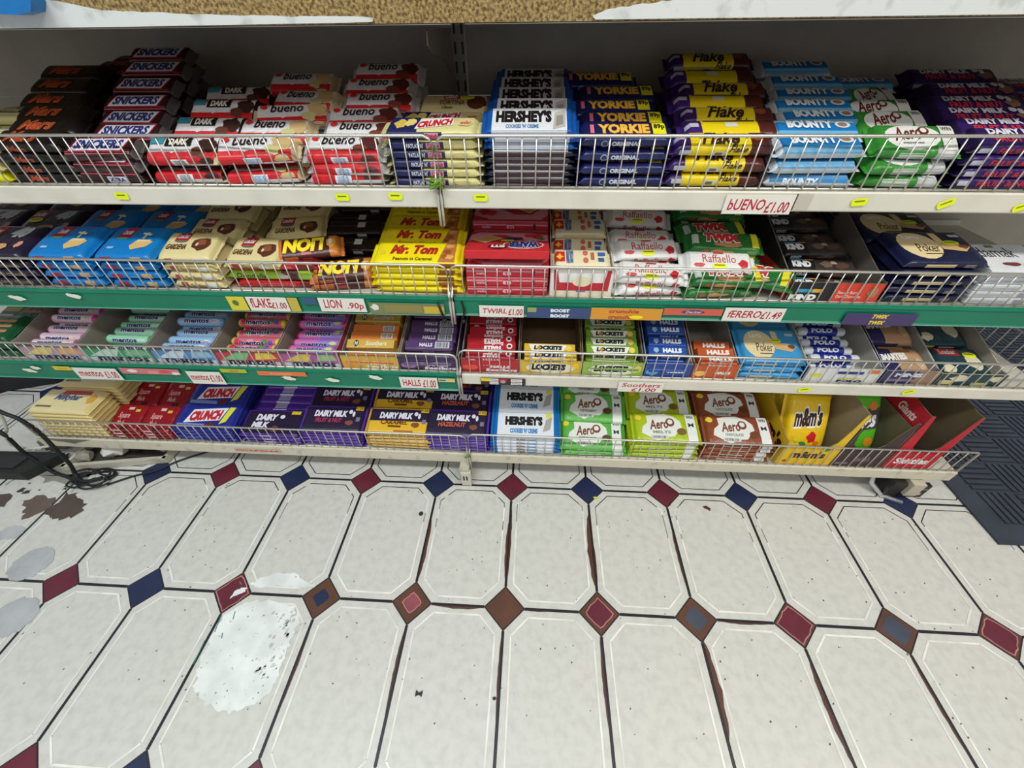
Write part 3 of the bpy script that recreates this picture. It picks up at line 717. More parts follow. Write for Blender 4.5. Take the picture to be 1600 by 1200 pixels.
piles(P['dms'], 'purple bar with white and red lettering', 'chocolate bar', 'purple bars at the right of the top shelf', S1, [(.735, .098, .797), (.726, .132, .804), (.728, .17, .812), (.740, .215, .822), (.757, .265, .834), (.764, .325, .848)], tilt=24, jr=2)
stacks([P['dms']], 'purple bar at the very right', 'chocolate bar', 'purple bars at the very right end of the top shelf', .90, FY, S1, [4, 4, 5, 5, 6, 6], .046, tilt=12, dx=-.004)

# ---- second shelf
lo_art = lambda: [('p', [(-.62, .15), (-.18, .15), (-.1, .85), (-.54, .85)], (170, 24, 48)), T_('Loacker', -.52, .38, -.2, .72, W_, b=.03, s=.2), ('e', -.38, .12, .2, .07, (70, 150, 110)),
      ('p', [(.05, -.35), (.2, -.6), (.62, -.4), (.75, -.1), (.6, .0), (.15, -.05)], (224, 184, 120)), ('p', [(.12, -.1), (.6, -.08), (.64, .04), (.2, .05)], (240, 210, 160)), ('p', [(.3, .1), (.36, .1), (.4, .55), (.3, .5)], (226, 226, 170)), ('p', [(.18, .4), (.5, .3), (.52, .42), (.2, .5)], (240, 238, 200)), T_('classic', -.62, -.55, -.4, -.4, (220, 236, 244))]
prod('lblue', 'wafer_pack', .118, .092, .0165, (14, 122, 196), n=4, kind='wrap', crimp=.06, top=lo_art(), front=[('r', -.7, -.6, -.35, .6, (150, 40, 70)), ('r', .3, -.6, .65, .6, (196, 160, 110)), ('r', -.2, -.4, .2, .2, (60, 150, 210))])
prod('ldark', 'wafer_pack', .125, .092, .0165, (34, 24, 48), n=4, kind='wrap', crimp=.06, top=[('p', [(-.85, .1), (-.35, .1), (-.3, .85), (-.85, .85)], (160, 20, 40)), T_('Loacker', -.82, .35, -.4, .7, W_, b=.03), T_('40', .0, .1, .6, .85, (196, 200, 206), b=.09, s=.2), ('blob', .1, -.5, .3, .25, (206, 160, 110), 4), ('blob', .66, -.35, .12, .2, (214, 150, 130), 5)]+sticker(-.55, .05, .25, .18),
     front=[T_('NAPOLITANER', -.7, -.5, .6, .4, (140, 120, 100), b=.04)])
gd_art = lambda: [('p', [(-.6, .2), (-.12, .2), (-.08, .9), (-.56, .9)], (180, 28, 42)), T_('Loacker', -.54, .42, -.14, .78, W_, b=.03, s=.2), ('e', -.34, .18, .2, .08, (80, 120, 110)), T_('GARDENA', -.75, -.4, -.05, -.02, (92, 50, 30), b=.03, s=.2), ('blob', .48, .0, .36, .55, (92, 46, 30), 4), ('blob', .42, .1, .2, .28, (140, 80, 54), 7), ('e', .3, -.05, .05, .12, (222, 200, 160))]
prod('gard', 'wafer_pack', .108, .072, .0165, (222, 206, 150), n=3.6, crimp=.06, top=gd_art(), front=[('r', -.66, -.6, -.4, .6, (170, 60, 60)), T_('Gardena', -.3, -.4, .3, .4, (150, 120, 80)), ('r', .35, -.6, .7, .6, (214, 214, 214))])
prod('redbar', 'chocolate_bar', .178, .034, .0145, (190, 24, 36), n=4, zones=[(.5, .9, (120, 30, 34))], front=[T_('NUT CHOCOLATE BAR', -.4, -.4, .4, .4, (222, 120, 130))], top=[('r', -.5, -.3, .5, .3, (214, 60, 70))])
prod('limebar', 'chocolate_bar', .182, .036, .020, (150, 190, 44), n=3, zones=[(.25, .62, (96, 66, 56))], front=[T_('Dondella', -.75, -.5, -.1, .5, (50, 70, 20), s=.3), ('blob', .3, 0, .12, .6, (196, 180, 160), 2), ('blob', .5, 0, .1, .6, (70, 40, 36), 3)], top=[('r', -.5, -.3, .1, .3, (180, 210, 70))])
prod('lion', 'chocolate_bar', .125, .046, .019, (70, 28, 20), n=3, zones=[(-1, -.74, (206, 110, 50)), (.62, 1, (196, 120, 50))], top=outline('LION', -.72, -.6, .5, .75, (246, 226, 40), (120, 40, 20), .04, {'b': .08, 's': .2})+[('blob', .7, .1, .15, .6, (222, 160, 70), 4), ('blob', .66, .2, .06, .3, (230, 230, 220), 6), ('r', -.2, -.85, .1, -.65, (190, 90, 100))], front=[('r', -.2, -.4, .1, .3, (176, 60, 70)), ('r', -.7, -.6, -.3, .6, (180, 90, 40))])
prod('lion2', 'chocolate_bar', .125, .046, .019, (70, 28, 20), n=3, zones=[(-1, -.74, (206, 110, 50)), (.62, 1, (196, 120, 50))], top=outline('LION', -.72, -.6, .5, .75, (246, 226, 40), (120, 40, 20), .04, {'b': .06, 's': .2, 'r180': 1})+[('blob', .7, .1, .15, .6, (222, 160, 70), 4), ('blob', .66, .2, .06, .3, (230, 230, 220), 6), ('r', -.2, -.85, .1, -.65, (190, 90, 100))], front=[('r', -.2, -.4, .1, .3, (176, 60, 70)), ('r', -.7, -.6, -.3, .6, (180, 90, 40))])
prod('lionr', 'chocolate_bar', .125, .040, .017, (38, 20, 20), n=2.8, top=[('r', .1, -.3, .35, .5, (190, 190, 190)), ('r', -.8, -.1, .1, .0, (80, 60, 58))], front=[('r', .1, -.5, .4, .4, (170, 168, 160))], mk='foil')
mt = [T_('Mr. Tom', -.6, -.25, .45, .62, (176, 36, 36), b=.06, s=.3), ('p', [(.48, -.9), (.84, -.9), (.84, .92), (.62, .92)], (188, 116, 60)), ('e', -.76, -.1, .07, .2, (222, 200, 60)), T_('Peanuts in Caramel', -.5, -.78, .35, -.52, (90, 60, 20)),
      ('blob', .7, .5, .1, .2, (222, 160, 96), 2), ('blob', .66, .0, .1, .2, (150, 84, 40), 3), ('blob', .72, -.5, .1, .22, (226, 168, 104), 6), ('blob', .6, -.4, .07, .18, (160, 90, 46), 8)]
prod('tom', 'peanut_bar', .168, .058, .0125, (240, 220, 20), n=4, crimp=.05, top=mt, front=[('r', .5, -.6, .85, .6, (150, 90, 40)), ('r', -.3, -.9, -.2, .9, (236, 226, 40))])
wf = [('e', .0, .9, 1.0, .5, (206, 40, 44)), ('r', -1, -.45, 1, .95, (204, 34, 42)), ('p', [(-1, -.95), (1, -.95), (1, -.45), (-1, -.2)], (226, 168, 180))]
wf_top = [('r', -.985, -.98, .985, .98, (202, 34, 42)), ('p', [(-.98, -.98), (.98, -.98), (.98, .2), (.55, -.5), (.1, -.5), (-.5, .1), (-.98, .1)], (222, 150, 166)), ('e', -.38, .5, .5, .4, (226, 200, 210)), ('e', -.38, .5, .46, .36, (196, 30, 42))]+outline('WAFER', -.75, .2, .0, .75, (24, 50, 120), (224, 226, 240), .05, {'b': .07})+[('e', .22, .7, .24, .22, (120, 20, 30)), T_('ETI', .06, .58, .38, .8, W_, b=.07), ('p', [(.12, -.1), (.5, -.45), (.92, .1), (.55, .4)], (228, 188, 130)), ('p', [(.2, -.12), (.5, -.38), (.82, .06), (.55, .28)], (204, 158, 100)), ('blob', -.72, -.35, .16, .22, (206, 30, 40), 3), ('blob', -.5, -.45, .12, .16, (220, 50, 56), 5), ('p', [(-.92, -.1), (-.78, -.25), (-.7, -.1), (-.82, .05)], (60, 120, 50)), ('r', -.35, -.2, .08, .0, (40, 50, 110))]+sticker(.02, .18, .17, .1)
prod('wafer', 'wafer_box', .150, .125, .0175, (202, 34, 42), n=14, kind='box', mk='card', top=wf_top, front=[('r', -.98, -.9, .98, .2, (190, 40, 56)), ('r', -.98, .2, .98, .9, (214, 140, 156)), ('e', .0, .0, .14, .7, (206, 60, 80)), T_('ETI', -.09, -.4, .09, .4, (240, 220, 224), b=.03), ('p', [(.62, -.6), (.66, -.6), (.66, .3), (.69, .3), (.64, .7), (.59, .3), (.62, .3)], BK), T_('wafer', -.75, -.4, -.5, .3, (226, 180, 190), s=.3)])
mar = [('r', -.95, -.5, -.6, .6, (206, 40, 40)), ('p', [(-.78, -.3), (-.7, -.05), (-.62, 0), (-.7, .1), (-.78, .4), (-.84, .1), (-.93, .05), (-.85, -.1)], (240, 200, 60)), T_('MARLY BODY', -.55, -.7, -.3, .8, (50, 90, 170), b=.05), ('e', .12, .45, .09, .3, (210, 110, 90)), ('e', .12, -.35, .09, .3, (210, 110, 90)), ('r', .3, -.3, .42, .5, (180, 110, 70)), ('r', .55, -.5, .75, -.1, (60, 100, 170)), ('r', .55, .1, .8, .5, (60, 100, 170))]
prod('marly', 'biscuit_bar', .104, .05, .018, (232, 222, 186), n=4, crimp=.04, top=mar, front=[('r', -.6, -.5, .6, .5, (222, 206, 160))])
rf = [('r', -.86, -.95, .86, .95, (226, 224, 222)), T_('Raffaello', -.45, -.3, .42, .5, (190, 60, 66), b=.0, s=.0), ('r', -.15, .6, .12, .78, (196, 40, 46)), ('blob', .6, -.35, .14, .4, (200, 40, 50), 3), ('blob', -.55, -.55, .15, .2, (206, 80, 80), 6)]
prod('raff', 'coconut_bar', .132, .046, .020, (226, 226, 224), n=2.8, crimp=.09, top=rf+sticker(-.02, -.62, .2, .25), front=[T_('Raffaello', -.4, -.5, .4, .4, (196, 90, 92)), ('blob', .65, 0, .1, .5, (196, 40, 50), 2)])
tw = outline('TWIX', -.55, -.3, .4, .7, (206, 40, 50), (240, 240, 240), .05, {'b': .09, 's': .1})+[('blob', .1, -.6, .4, .25, (196, 140, 90), 4), ('r', .66, -.8, .86, .9, (226, 216, 40)), ('r', -.86, -.6, -.7, .4, (190, 200, 190))]
prod('twix', 'caramel_biscuit_bar', .135, .046, .019, (34, 110, 44), n=3, top=tw, front=[('blob', -.1, 0, .3, .5, (196, 140, 90), 2), ('r', .55, -.4, .8, .5, (90, 140, 80)), ('blob', -.5, .1, .1, .5, (150, 80, 50), 4)])
prod('kind', 'nut_bar', .132, .036, .017, (56, 48, 46), n=3, zones=[(-1, -.2, (26, 26, 28)), (.84, 1, (20, 60, 60))], top=[T_('KIND', -.8, -.4, -.3, .5, (226, 226, 228), b=.07), ('r', -.8, .6, -.4, .8, (60, 150, 190)), ('r', -.4, .6, -.2, .8, (220, 140, 40)), ('blob', .1, .1, .18, .5, (110, 90, 80), 3), ('blob', .5, -.1, .2, .5, (84, 62, 54), 5), ('blob', .3, .3, .1, .3, (170, 150, 130), 7)], front=[T_('KIND', -.7, -.4, -.4, .4, (200, 200, 200), b=.05), ('blob', .3, 0, .3, .5, (110, 90, 80), 3)])
lg = lambda a, b, w1: [('e', -.35, .02, .48, .82, (228, 208, 158)), ('r', .12, .0, .3, .8, (226, 200, 146)), T_('Lago', -.6, .28, -.2, .7, (250, 244, 226), b=.04), T_(w1, -.48, -.4, .05, .08, b, b=.0, s=.2), ('r', -.4, -.55, .0, -.5, b), ('p', [(.12, -.25), (.6, -.4), (.8, -.1), (.5, .1), (.1, .05)], (206, 170, 120)), ('blob', .66, -.1, .12, .15, (120, 70, 50), 4), ('r', .55, .5, .8, .66, (190, 190, 200))]
prod('poker', 'wafer_pack', .14, .095, .0155, (20, 26, 60), n=4, crimp=.05, top=lg(0, (70, 40, 30), 'Poker')+sticker(.42, .12, .2, .15), front=[('r', -.5, -.6, .2, .3, (206, 186, 138)), ('r', .4, -.5, .65, .3, (120, 110, 110))])
prod('damak', 'chocolate_box', .105, .085, .0125, (218, 220, 224), n=14, kind='box', mk='card', top=[T_('damak', -.8, .0, .4, .72, (60, 62, 70), b=.0), ('r', -.3, .7, -.05, .88, (130, 110, 104)), ('blob', -.1, -.5, .3, .16, (116, 50, 44), 4), ('blob', .3, -.6, .14, .12, (150, 120, 90), 5)], front=[('r', -.9, -.5, .3, .2, (176, 180, 190)), ('r', .5, -.6, .85, .6, (150, 150, 160))], right=[('r', -.8, -.3, .8, .3, (180, 184, 190))])

S2 = .542; F2 = .065
stacks([P['ldark']], 'dark wafer pack beyond the far left one', 'wafer pack', 'dark wafer packs past the left edge', -1.115, F2, S2, [4, 4, 5], .094, tilt=14)
stacks([P['ldark']], 'dark wafer pack with red badge at far left', 'wafer pack', 'dark wafer packs on the second shelf', -.985, F2, S2, [4, 4, 5], .094, tilt=14)
stacks([P['lblue']], 'bright blue wafer pack, left-hand of two piles', 'wafer pack', 'left pile of blue wafer packs on the second shelf', -.858, F2, S2, [4, 4, 4], .094, tilt=15, dx=.004)
stacks([P['lblue']], 'bright blue wafer pack, right-hand of two piles', 'wafer pack', 'right pile of blue wafer packs on the second shelf', -.728, F2, S2, [4, 4, 4], .094, tilt=14, dx=.0)
stacks([P['gard']], 'cream wafer pack with red badge', 'wafer pack', 'cream wafer packs on the second shelf', -.606, F2, S2, [4, 4, 5, 5], .074, tilt=18, dx=.001, jr=4)
place(P['redbar'], -.455, .092, S2, R(1), 0, 0, 'long red bar lying lowest behind the wire, second shelf', 'chocolate bar', 'long flat bars on the second shelf')
place(P['limebar'], -.462, .092, S2+.0150, R(-1), 0, 0, 'long lime green bar between two red bars', 'chocolate bar', 'long flat bars on the second shelf')
place(P['redbar'], -.45, .092, S2+.0356, R(1.5), 0, 0, 'long red bar lying on the lime green bar', 'chocolate bar', 'long flat bars on the second shelf')
stacks([P['gard']], 'cream wafer pack behind the long bars', 'wafer pack', 'loose cream wafer packs on the second shelf', -.452, .150, S2, [4, 5, 5], .076, tilt=20, jr=10, jx=.012, rz=5)
place(P['gard'], -.483, .100, S2+.053, R(-3), R(20), 0, 'small cream wafer pack resting on the long red bar', 'wafer pack', 'loose cream wafer packs on the second shelf')
place(P['lion'], -.325, .095, S2, R(8), R(6), 0, 'brown bar with yellow lettering, lowest in its heap by the wire', 'chocolate bar', 'brown bars with yellow lettering on the second shelf')
place(P['lion2'], -.325, .098, S2+.021, R(12), R(30), 0, 'brown bar with yellow lettering standing against the wire', 'chocolate bar', 'brown bars with yellow lettering on the second shelf')
place(P['lion2'], -.392, .120, S2+.054, R(16), R(28), 0, 'brown bar with upturned yellow lettering on the top of the heap', 'chocolate bar', 'brown bars with yellow lettering on the second shelf')
stacks([P['lionr']], 'dark brown bar left of yellow bars', 'chocolate bar', 'dark brown bars in the heap on the second shelf', -.325, .145, S2, [3, 4, 4, 5, 5, 6], .043, tilt=18, dx=-.004, jr=10, jx=.01)
place(P['lion'], -.31, .33, S2+.10, R(14), R(20), 0, 'brown bar with yellow lettering high at the back of the heap', 'chocolate bar', 'brown bars with yellow lettering on the second shelf')
place(P['lion'], -.215, .31, S2+.085, R(6), R(14), 0, 'brown bar with yellow lettering lying on the rear yellow bars', 'chocolate bar', 'brown bars with yellow lettering on the second shelf')
stacks([P['tom']], 'yellow peanut bar with red script', 'peanut bar', 'yellow peanut bars on the second shelf', -.176, F2, S2, [5, 5, 5, 6, 6], .060, tilt=16, dx=-.004, jr=2, jx=.004, zr=[0, .004, .006, .006, .010])
stacks([P['wafer']], 'red and pink wafer box with strawberry picture', 'wafer box', 'red wafer boxes on the second shelf', -.0075, F2, S2, [4, 5], .127, tilt=7, jr=.5, jx=.001, flip={(0, 3)})
stacks([P['marly']], 'cream biscuit bar with small blue and red print', 'biscuit bar', 'cream biscuit bars in the white display carton', .128, F2+.008, S2+.003, [3, 3, 4, 4, 5], .052, tilt=14, jr=2, jx=.002)
stacks([P['raff']], 'white coconut bar with thin red lettering', 'coconut bar', 'white coconut bars on the second shelf', .250, F2, S2, [2, 3, 3, 4, 4], .052, tilt=22, dx=.000, jr=6, jx=.006)
place(P['raff'], .374, .105, S2+.043, R(-3), R(24), 0, 'white coconut bar lying over the green bars at the wire', 'coconut bar', 'white coconut bars on the second shelf')
stacks([P['twix']], 'green bar with red and white lettering, left pile', 'caramel biscuit bar', 'left pile of green bars on the second shelf', .385, F2, S2, [2, 4, 4, 5, 5], .052, tilt=18, dx=.002, jr=7, jx=.006)
place(P['twix'], .447, .105, S2+.022, R(-24), R(26), 0, 'green bar with red lettering slipping down beside the nut bar carton', 'caramel biscuit bar', 'green bars with red lettering on the second shelf')
place(P['twix'], .475, .175, S2, R(-8), R(10), 0, 'green bar lying flat beside the nut bar carton', 'caramel biscuit bar', 'green bars with red lettering on the second shelf')
stacks([P['kind']], 'black nut bar with white lettering', 'nut bar', 'nut bars in the black and red carton', .572, F2+.006, S2+.003, [1, 2, 3, 3, 4, 4], .040, tilt=18, jr=6, jx=.004)
stacks([P['poker']], 'navy wafer pack with cream round picture', 'wafer pack', 'navy wafer packs on the second shelf', .733, F2, S2, [5, 5, 6], .097, tilt=10, dx=-.008, jr=2)
stacks([P['damak']], 'white chocolate box with grey lettering', 'chocolate box', 'white chocolate boxes on the second shelf', .862, F2, S2, [5], .1, tilt=8, jr=1)
stacks([P['damak']], 'white chocolate box at the right edge', 'chocolate box', 'white chocolate boxes at the right edge', .972, F2, S2, [5], .1, tilt=8, jr=1)

# ---- display cartons
def carton(x0, x1, y0, y1, z, hf, hb, out, inn, lab, front_art=(), side_art=(), slope_from=0.0, t=.0018, cat='carton', grp=None, notch=None, hside=None, hleft=None):
    root = tag(link('display_carton', None, None, ((x0+x1)/2, (y0+y1)/2, z)), lab, cat, grp)
    mi, mo = mat(inn, 'card'), mat(out, 'card')
    def par(o): o.parent = root; o.matrix_parent_inverse = Matrix.Translation(-root.location)
    mb = MB(); mb.box(x0+t, x1-t, y0+t, y1-t, z, z+t, mi); par(mb.build('base'))
    hs = hside or hf
    prof = [(y0, z), (y1, z), (y1, z+hb), (y0+(y1-y0)*.75, z+hb), (y0+.012, z+hs), (y0, z+hs)]
    for nm, xa, xb, so, face in (('side_panel', x0, x0+t, x0-.0003, -1), ('side_panel', x1-t, x1, x1+.0003, 1)):
        if face == -1 and hleft: prof_ = [(y0, z), (y1, z), (y1, z+hb*.8), (y0+(y1-y0)*.8, z+hb*.8), (y0+.012, z+hleft), (y0, z+hleft)]
        else: prof_ = prof
        mb = MB(); mb.prism(prof_, 'x', xa, xb, mi)
        mb.add([(so, a, b) for a, b in prof_], [tuple(range(6))], mo); par(mb.build(nm, recalc=False))
        if face == -1:
            mb = None
    mb = MB(); mb.box(x0+t, x1-t, y1-t, y1, z, z+hb, mi); par(mb.build('back_flap'))
    mb = MB()
    pf = [(x0+t, z), (x1-t, z), (x1-t, z+hf), (x0+t, z+hf)]
    if notch: 
        a, b = x0+(x1-x0)*notch[0], x0+(x1-x0)*notch[1]; d = notch[2]
        hl_ = hleft or hf
        pf = [(x0+t, z), (x1-t, z), (x1-t, z+hf), (x1-t-.006, z+hf), (b, z+hf-d*.45), (b-.008, z+hf-d*.86), (b-.02, z+hf-d), (a+.02, z+hf-d), (a+.008, z+hf-d*.86), (a, min(z+hf-d*.45, z+hl_-.005)), (x0+t+.006, z+hl_), (x0+t, z+hl_)]
    mb.prism(pf, 'y', y0, y0+t, mi); mb.add([(a, y0-.0003, b) for a, b in pf], [tuple(range(len(pf)))], mo)
    cx, cz, hw, hh = (x0+x1)/2, z+hf/2, (x1-x0)/2, hf/2; lay = 0
    for op in front_art:
        v2, f2, c = art_geo(op); lay += 1
        mb.add([(cx+a*hw, y0-.0004-lay*.00012, cz+b*hh) for a, b in v2], f2, mat(c, 'ink'))
    par(mb.build('front_panel', recalc=False))
    if side_art:
        mb = MB(); lay = 0; mid = (y0+y1)/2; hl = (y1-y0)/2
        for side, op in side_art:
            v2, f2, c = art_geo(op); lay += 1
            if side == 'Li': mb.add([(x0+t+.0003+lay*.0001, mid-a*hl, z+hs/2+b*hs/2) for a, b in v2], f2, mat(c, 'ink'))   # inner face of the left panel
            if side == 'L': mb.add([(x0-.0004-lay*.0001, mid-a*hl, z+hs/2+b*hs/2) for a, b in v2], f2, mat(c, 'ink'))
            if side == 'R': mb.add([(x1+.0004+lay*.0001, mid+a*hl, z+hs/2+b*hs/2) for a, b in v2], f2, mat(c, 'ink'))
        par(mb.build('side_print', recalc=False))
    return root
carton(.071, .185, F2-.003, .40, S2, .055, .085, (232, 230, 226), (210, 205, 196), 'white and red display carton holding cream biscuit bars',
    front_art=[('p', [(-.9, .95), (-.78, .95), (-.7, .05), (-.86, -.55)], (190, 30, 46)), ('p', [(.78, .95), (.9, .95), (.86, -.55), (.7, .05)], (190, 30, 46)), ('r', -.86, -.5, .86, .08, (190, 30, 46)), ('r', -.98, -.98, .98, -.6, (222, 212, 180)), ('e', .0, .15, .3, .35, (226, 214, 180)), ('r', -.15, -.58, .15, -.45, (120, 110, 150))])
carton(.497, .655, F2-.003, .40, S2, .038, .125, (34, 32, 34), (120, 110, 100), 'black and orange-red open carton of nut bars', hside=.04,
    front_art=[('r', .0, -.98, .99, .98, (208, 62, 40)), T_('KIND', -.95, -.8, -.35, -.2, W_, b=.08), ('r', -.85, .0, -.5, .35, (60, 150, 190)), ('r', -.5, .0, -.3, .35, (226, 170, 50)), T_('Peanut Butter', .06, -.1, .55, .2, (244, 200, 190)), T_('Dark Chocolate', .06, -.5, .6, -.2, (244, 200, 190)), ('blob', .8, .1, .12, .6, (170, 120, 80), 3)],
    side_art=[('L', ('r', -.9, -.98, .98, .9, (206, 58, 38))), ('L', ('r', -.9, .4, -.3, 2.6, BK)), ('L', T_('KIND', -.75, .6, -.35, 1.6, W_, b=.06))])

# ---- third shelf: rolls and sticks in cartons
FR = ((214, 60, 90), (160, 200, 60), (226, 130, 150), (236, 160, 60), (90, 60, 140), (236, 214, 40))
def roll(key, body, endc, txt, tcol, extra=(), sat=(), L=.110, D=.0205):
    top = list(extra)+outline('mentos', -.62, -.5, .42, .42, tcol, (226, 228, 236), .04, {'b': .04})
    fr = list(sat)+[T_('mentos', -.7, -.5, .0, .5, tcol, b=.05), ('r', .5, -.4, .8, .5, (214, 216, 224))]
    fr = [q for q in fr if not (q[0] == 't')]
    for q_, sp in enumerate((38, 62, 22)): prod(key+'abc'[q_], 'mint_roll', L, D, D, body, n=2, kind='roll', zones=[(-1, -.88, endc), (.88, 1, endc)], top=top, front=(), seg=16, spin=sp)
    P[key] = [P[key+'a'], P[key+'b'], P[key+'c'], P[key+'a'], P[key+'c']]
NV = (26, 30, 96)
roll('mpink', (214, 186, 200), (206, 40, 140), 0, NV, [('r', .4, -.5, .6, .6, (226, 200, 180)), ('r', -.86, -.2, .2, .4, (226, 208, 214))], [('r', -.86, -.6, .86, .4, (220, 200, 206))])
roll('mgreen', (150, 206, 176), (60, 150, 90), 0, NV, [('r', .45, -.4, .8, .4, (190, 226, 206))], [])
roll('mblue', (150, 186, 220), (120, 160, 206), 0, NV, [('blob', .65, .1, .2, .4, (206, 216, 226), 3), ('r', .5, -.1, .75, .1, (200, 90, 100))], [])
fruit = [('blob', -.7, .1, .14, .7, (204, 50, 66), 2), ('blob', -.45, -.2, .12, .6, (160, 190, 80), 3), ('blob', -.15, .3, .16, .6, (226, 150, 166), 4), ('blob', .15, -.2, .14, .6, (232, 176, 110), 5), ('blob', .42, .3, .12, .6, (80, 140, 80), 6), ('blob', .66, .1, .12, .6, (100, 84, 166), 7)]
roll('mfruit', (214, 110, 132), (222, 204, 50), 0, NV, fruit, fruit)
vio = [('r', -.86, -.95, .0, .95, (196, 110, 176)), ('r', .0, -.95, .86, .95, (150, 120, 200)), ('blob', .65, .3, .18, .4, (196, 206, 130), 3)]
roll('mvio', (190, 100, 170), (206, 50, 110), 0, NV, vio, vio)
def stick(key, body, art, fart, L=.104, Wd=.022, H=.0205, name='sweet_stick'):
    prod(key, name, L, Wd, H, body, n=9, kind='slab', top=art, front=fart)
stick('horange', (214, 120, 50), [('r', .3, -.6, .8, .6, (220, 220, 220)), ('bar', .34, -.5, .76, .5, (60, 60, 70), 12)], [('r', -.9, -.9, .9, -.2, (226, 200, 190)), ('r', -.9, -.2, .9, .2, (206, 90, 50))])
stick('hyellow', (206, 170, 80), [('e', -.6, 0, .1, .7, BK), T_('H', -.66, -.4, -.54, .4, W_, b=.05), T_('Soothers', -.2, -.5, .7, .5, (240, 226, 190), b=.03, s=.2)], [T_('Soothers', -.2, -.5, .7, .5, (240, 226, 190), b=.03)])
stick('hviolet', (84, 58, 104), [('r', .25, -.7, .85, .7, (196, 200, 206)), ('bar', .3, -.6, .8, .6, (50, 50, 60), 12), T_('HALLS', -.4, -.4, .15, .4, (226, 220, 232), b=.05)], [('r', -.95, .4, .95, .9, (150, 120, 160)), T_('HALLS', -.3, -.6, .2, .2, (226, 220, 232), b=.05)])
stick('hred', (176, 32, 42), [T_('Soothers', -.3, .1, .5, .9, (236, 210, 214), b=.05, r180=1), T_('HALLS', -.3, -.8, .4, .0, (240, 232, 234), b=.08, r180=1), ('e', .75, 0, .12, .6, (240, 226, 226)), ('e', .75, 0, .07, .3, (60, 20, 30))], [T_('HALLS', -.3, -.1, .4, .8, (240, 232, 234), b=.08), ('e', -.7, 0, .12, .6, (240, 226, 226))])
lk = lambda c: [('p', [(-.7, -.7), (.55, -.7), (.68, .7), (-.82, .7)], (236, 236, 228)), T_('LOCKETS', -.62, -.45, .5, .5, (26, 30, 30), b=.08, s=.15), ('e', -.42, .0, .08, .3, (206, 150, 40)), ('e', .75, 0, .12, .6, (236, 206, 90))]
stick('lyellow', (216, 176, 50), lk(0), lk(0), L=.108); stick('lgreen', (120, 160, 50), lk(0), lk(0), L=.108)
stick('hblue', (36, 76, 160), [T_('HALLS', -.25, -.5, .75, .5, (236, 240, 246), b=.07), ('p', [(-.75, -.1), (-.6, -.6), (-.45, -.1), (-.5, .5), (-.7, .5)], (150, 186, 206))], [T_('HALLS', -.25, -.5, .75, .5, (236, 240, 246), b=.07)], L=.078)
stick('horg', (190, 84, 40), [T_('HALLS', -.5, -.5, .75, .5, (240, 232, 226), b=.07)], [('r', -.95, -.9, .95, .0, (60, 70, 140)), T_('HALLS', -.5, .1, .75, .8, (240, 232, 226), b=.07)], L=.074)
prod('kitgreen', 'biscuit_pack', .12, .075, .018, (20, 80, 46), n=4, top=[('r', -.8, -.4, -.1, .4, (190, 170, 60)), ('r', .1, -.5, .8, -.3, (190, 130, 80)), ('r', .1, -.1, .8, .1, (190, 130, 80)), ('r', .1, .3, .8, .5, (190, 130, 80)), ('r', -.8, -.8, -.2, -.65, (170, 200, 190))], front=[('r', -.6, -.5, .2, .5, (60, 110, 80))])
prod('lagob', 'wafer_pack', .127, .09, .0155, (60, 150, 206), n=4, crimp=.05, top=lg(0, (60, 60, 80), 'Poker')+sticker(.2, .2, .17, .13), front=[('r', -.6, -.5, .1, .3, (214, 206, 176)), ('r', .2, -.5, .6, .1, (120, 180, 214))])
prod('polo', 'mint_roll', .098, .0195, .0195, (30, 44, 140), n=2, kind='roll', zones=[(-1, -.66, (206, 210, 216)), (.62, 1, (206, 210, 216))], top=[T_('POLO', -.5, -.5, .4, .5, (226, 230, 240), b=.05)], front=[], seg=16, spin=36)
prod('minis', 'biscuit_pack', .10, .075, .024, (184, 146, 110), n=3, zones=[(-1, -.25, (44, 36, 90))], top=[T_('SMARTIES', -.85, .0, .25, .5, W_, b=.06, slope=.2), ('r', -.2, .6, .5, .75, (150, 90, 50)), ('blob', .6, -.2, .2, .4, (206, 174, 136), 3)], front=[('r', -.8, -.4, .3, .4, (70, 50, 90))])
prod('latte', 'wafer_pack', .105, .08, .02, (20, 58, 66), n=3.6, top=[('r', -.7, .4, .1, .9, (190, 40, 46)), T_('Loacker', -.6, .5, .0, .8, W_, b=.03), ('blob', .5, .0, .3, .6, (214, 206, 176), 4), ('blob', -.6, -.5, .25, .3, (222, 214, 180), 5)]+sticker(.45, .45, .25, .2), front=[('r', -.9, -.5, -.4, .4, (206, 190, 110)), ('r', -.2, -.3, .4, .2, (170, 180, 170))])

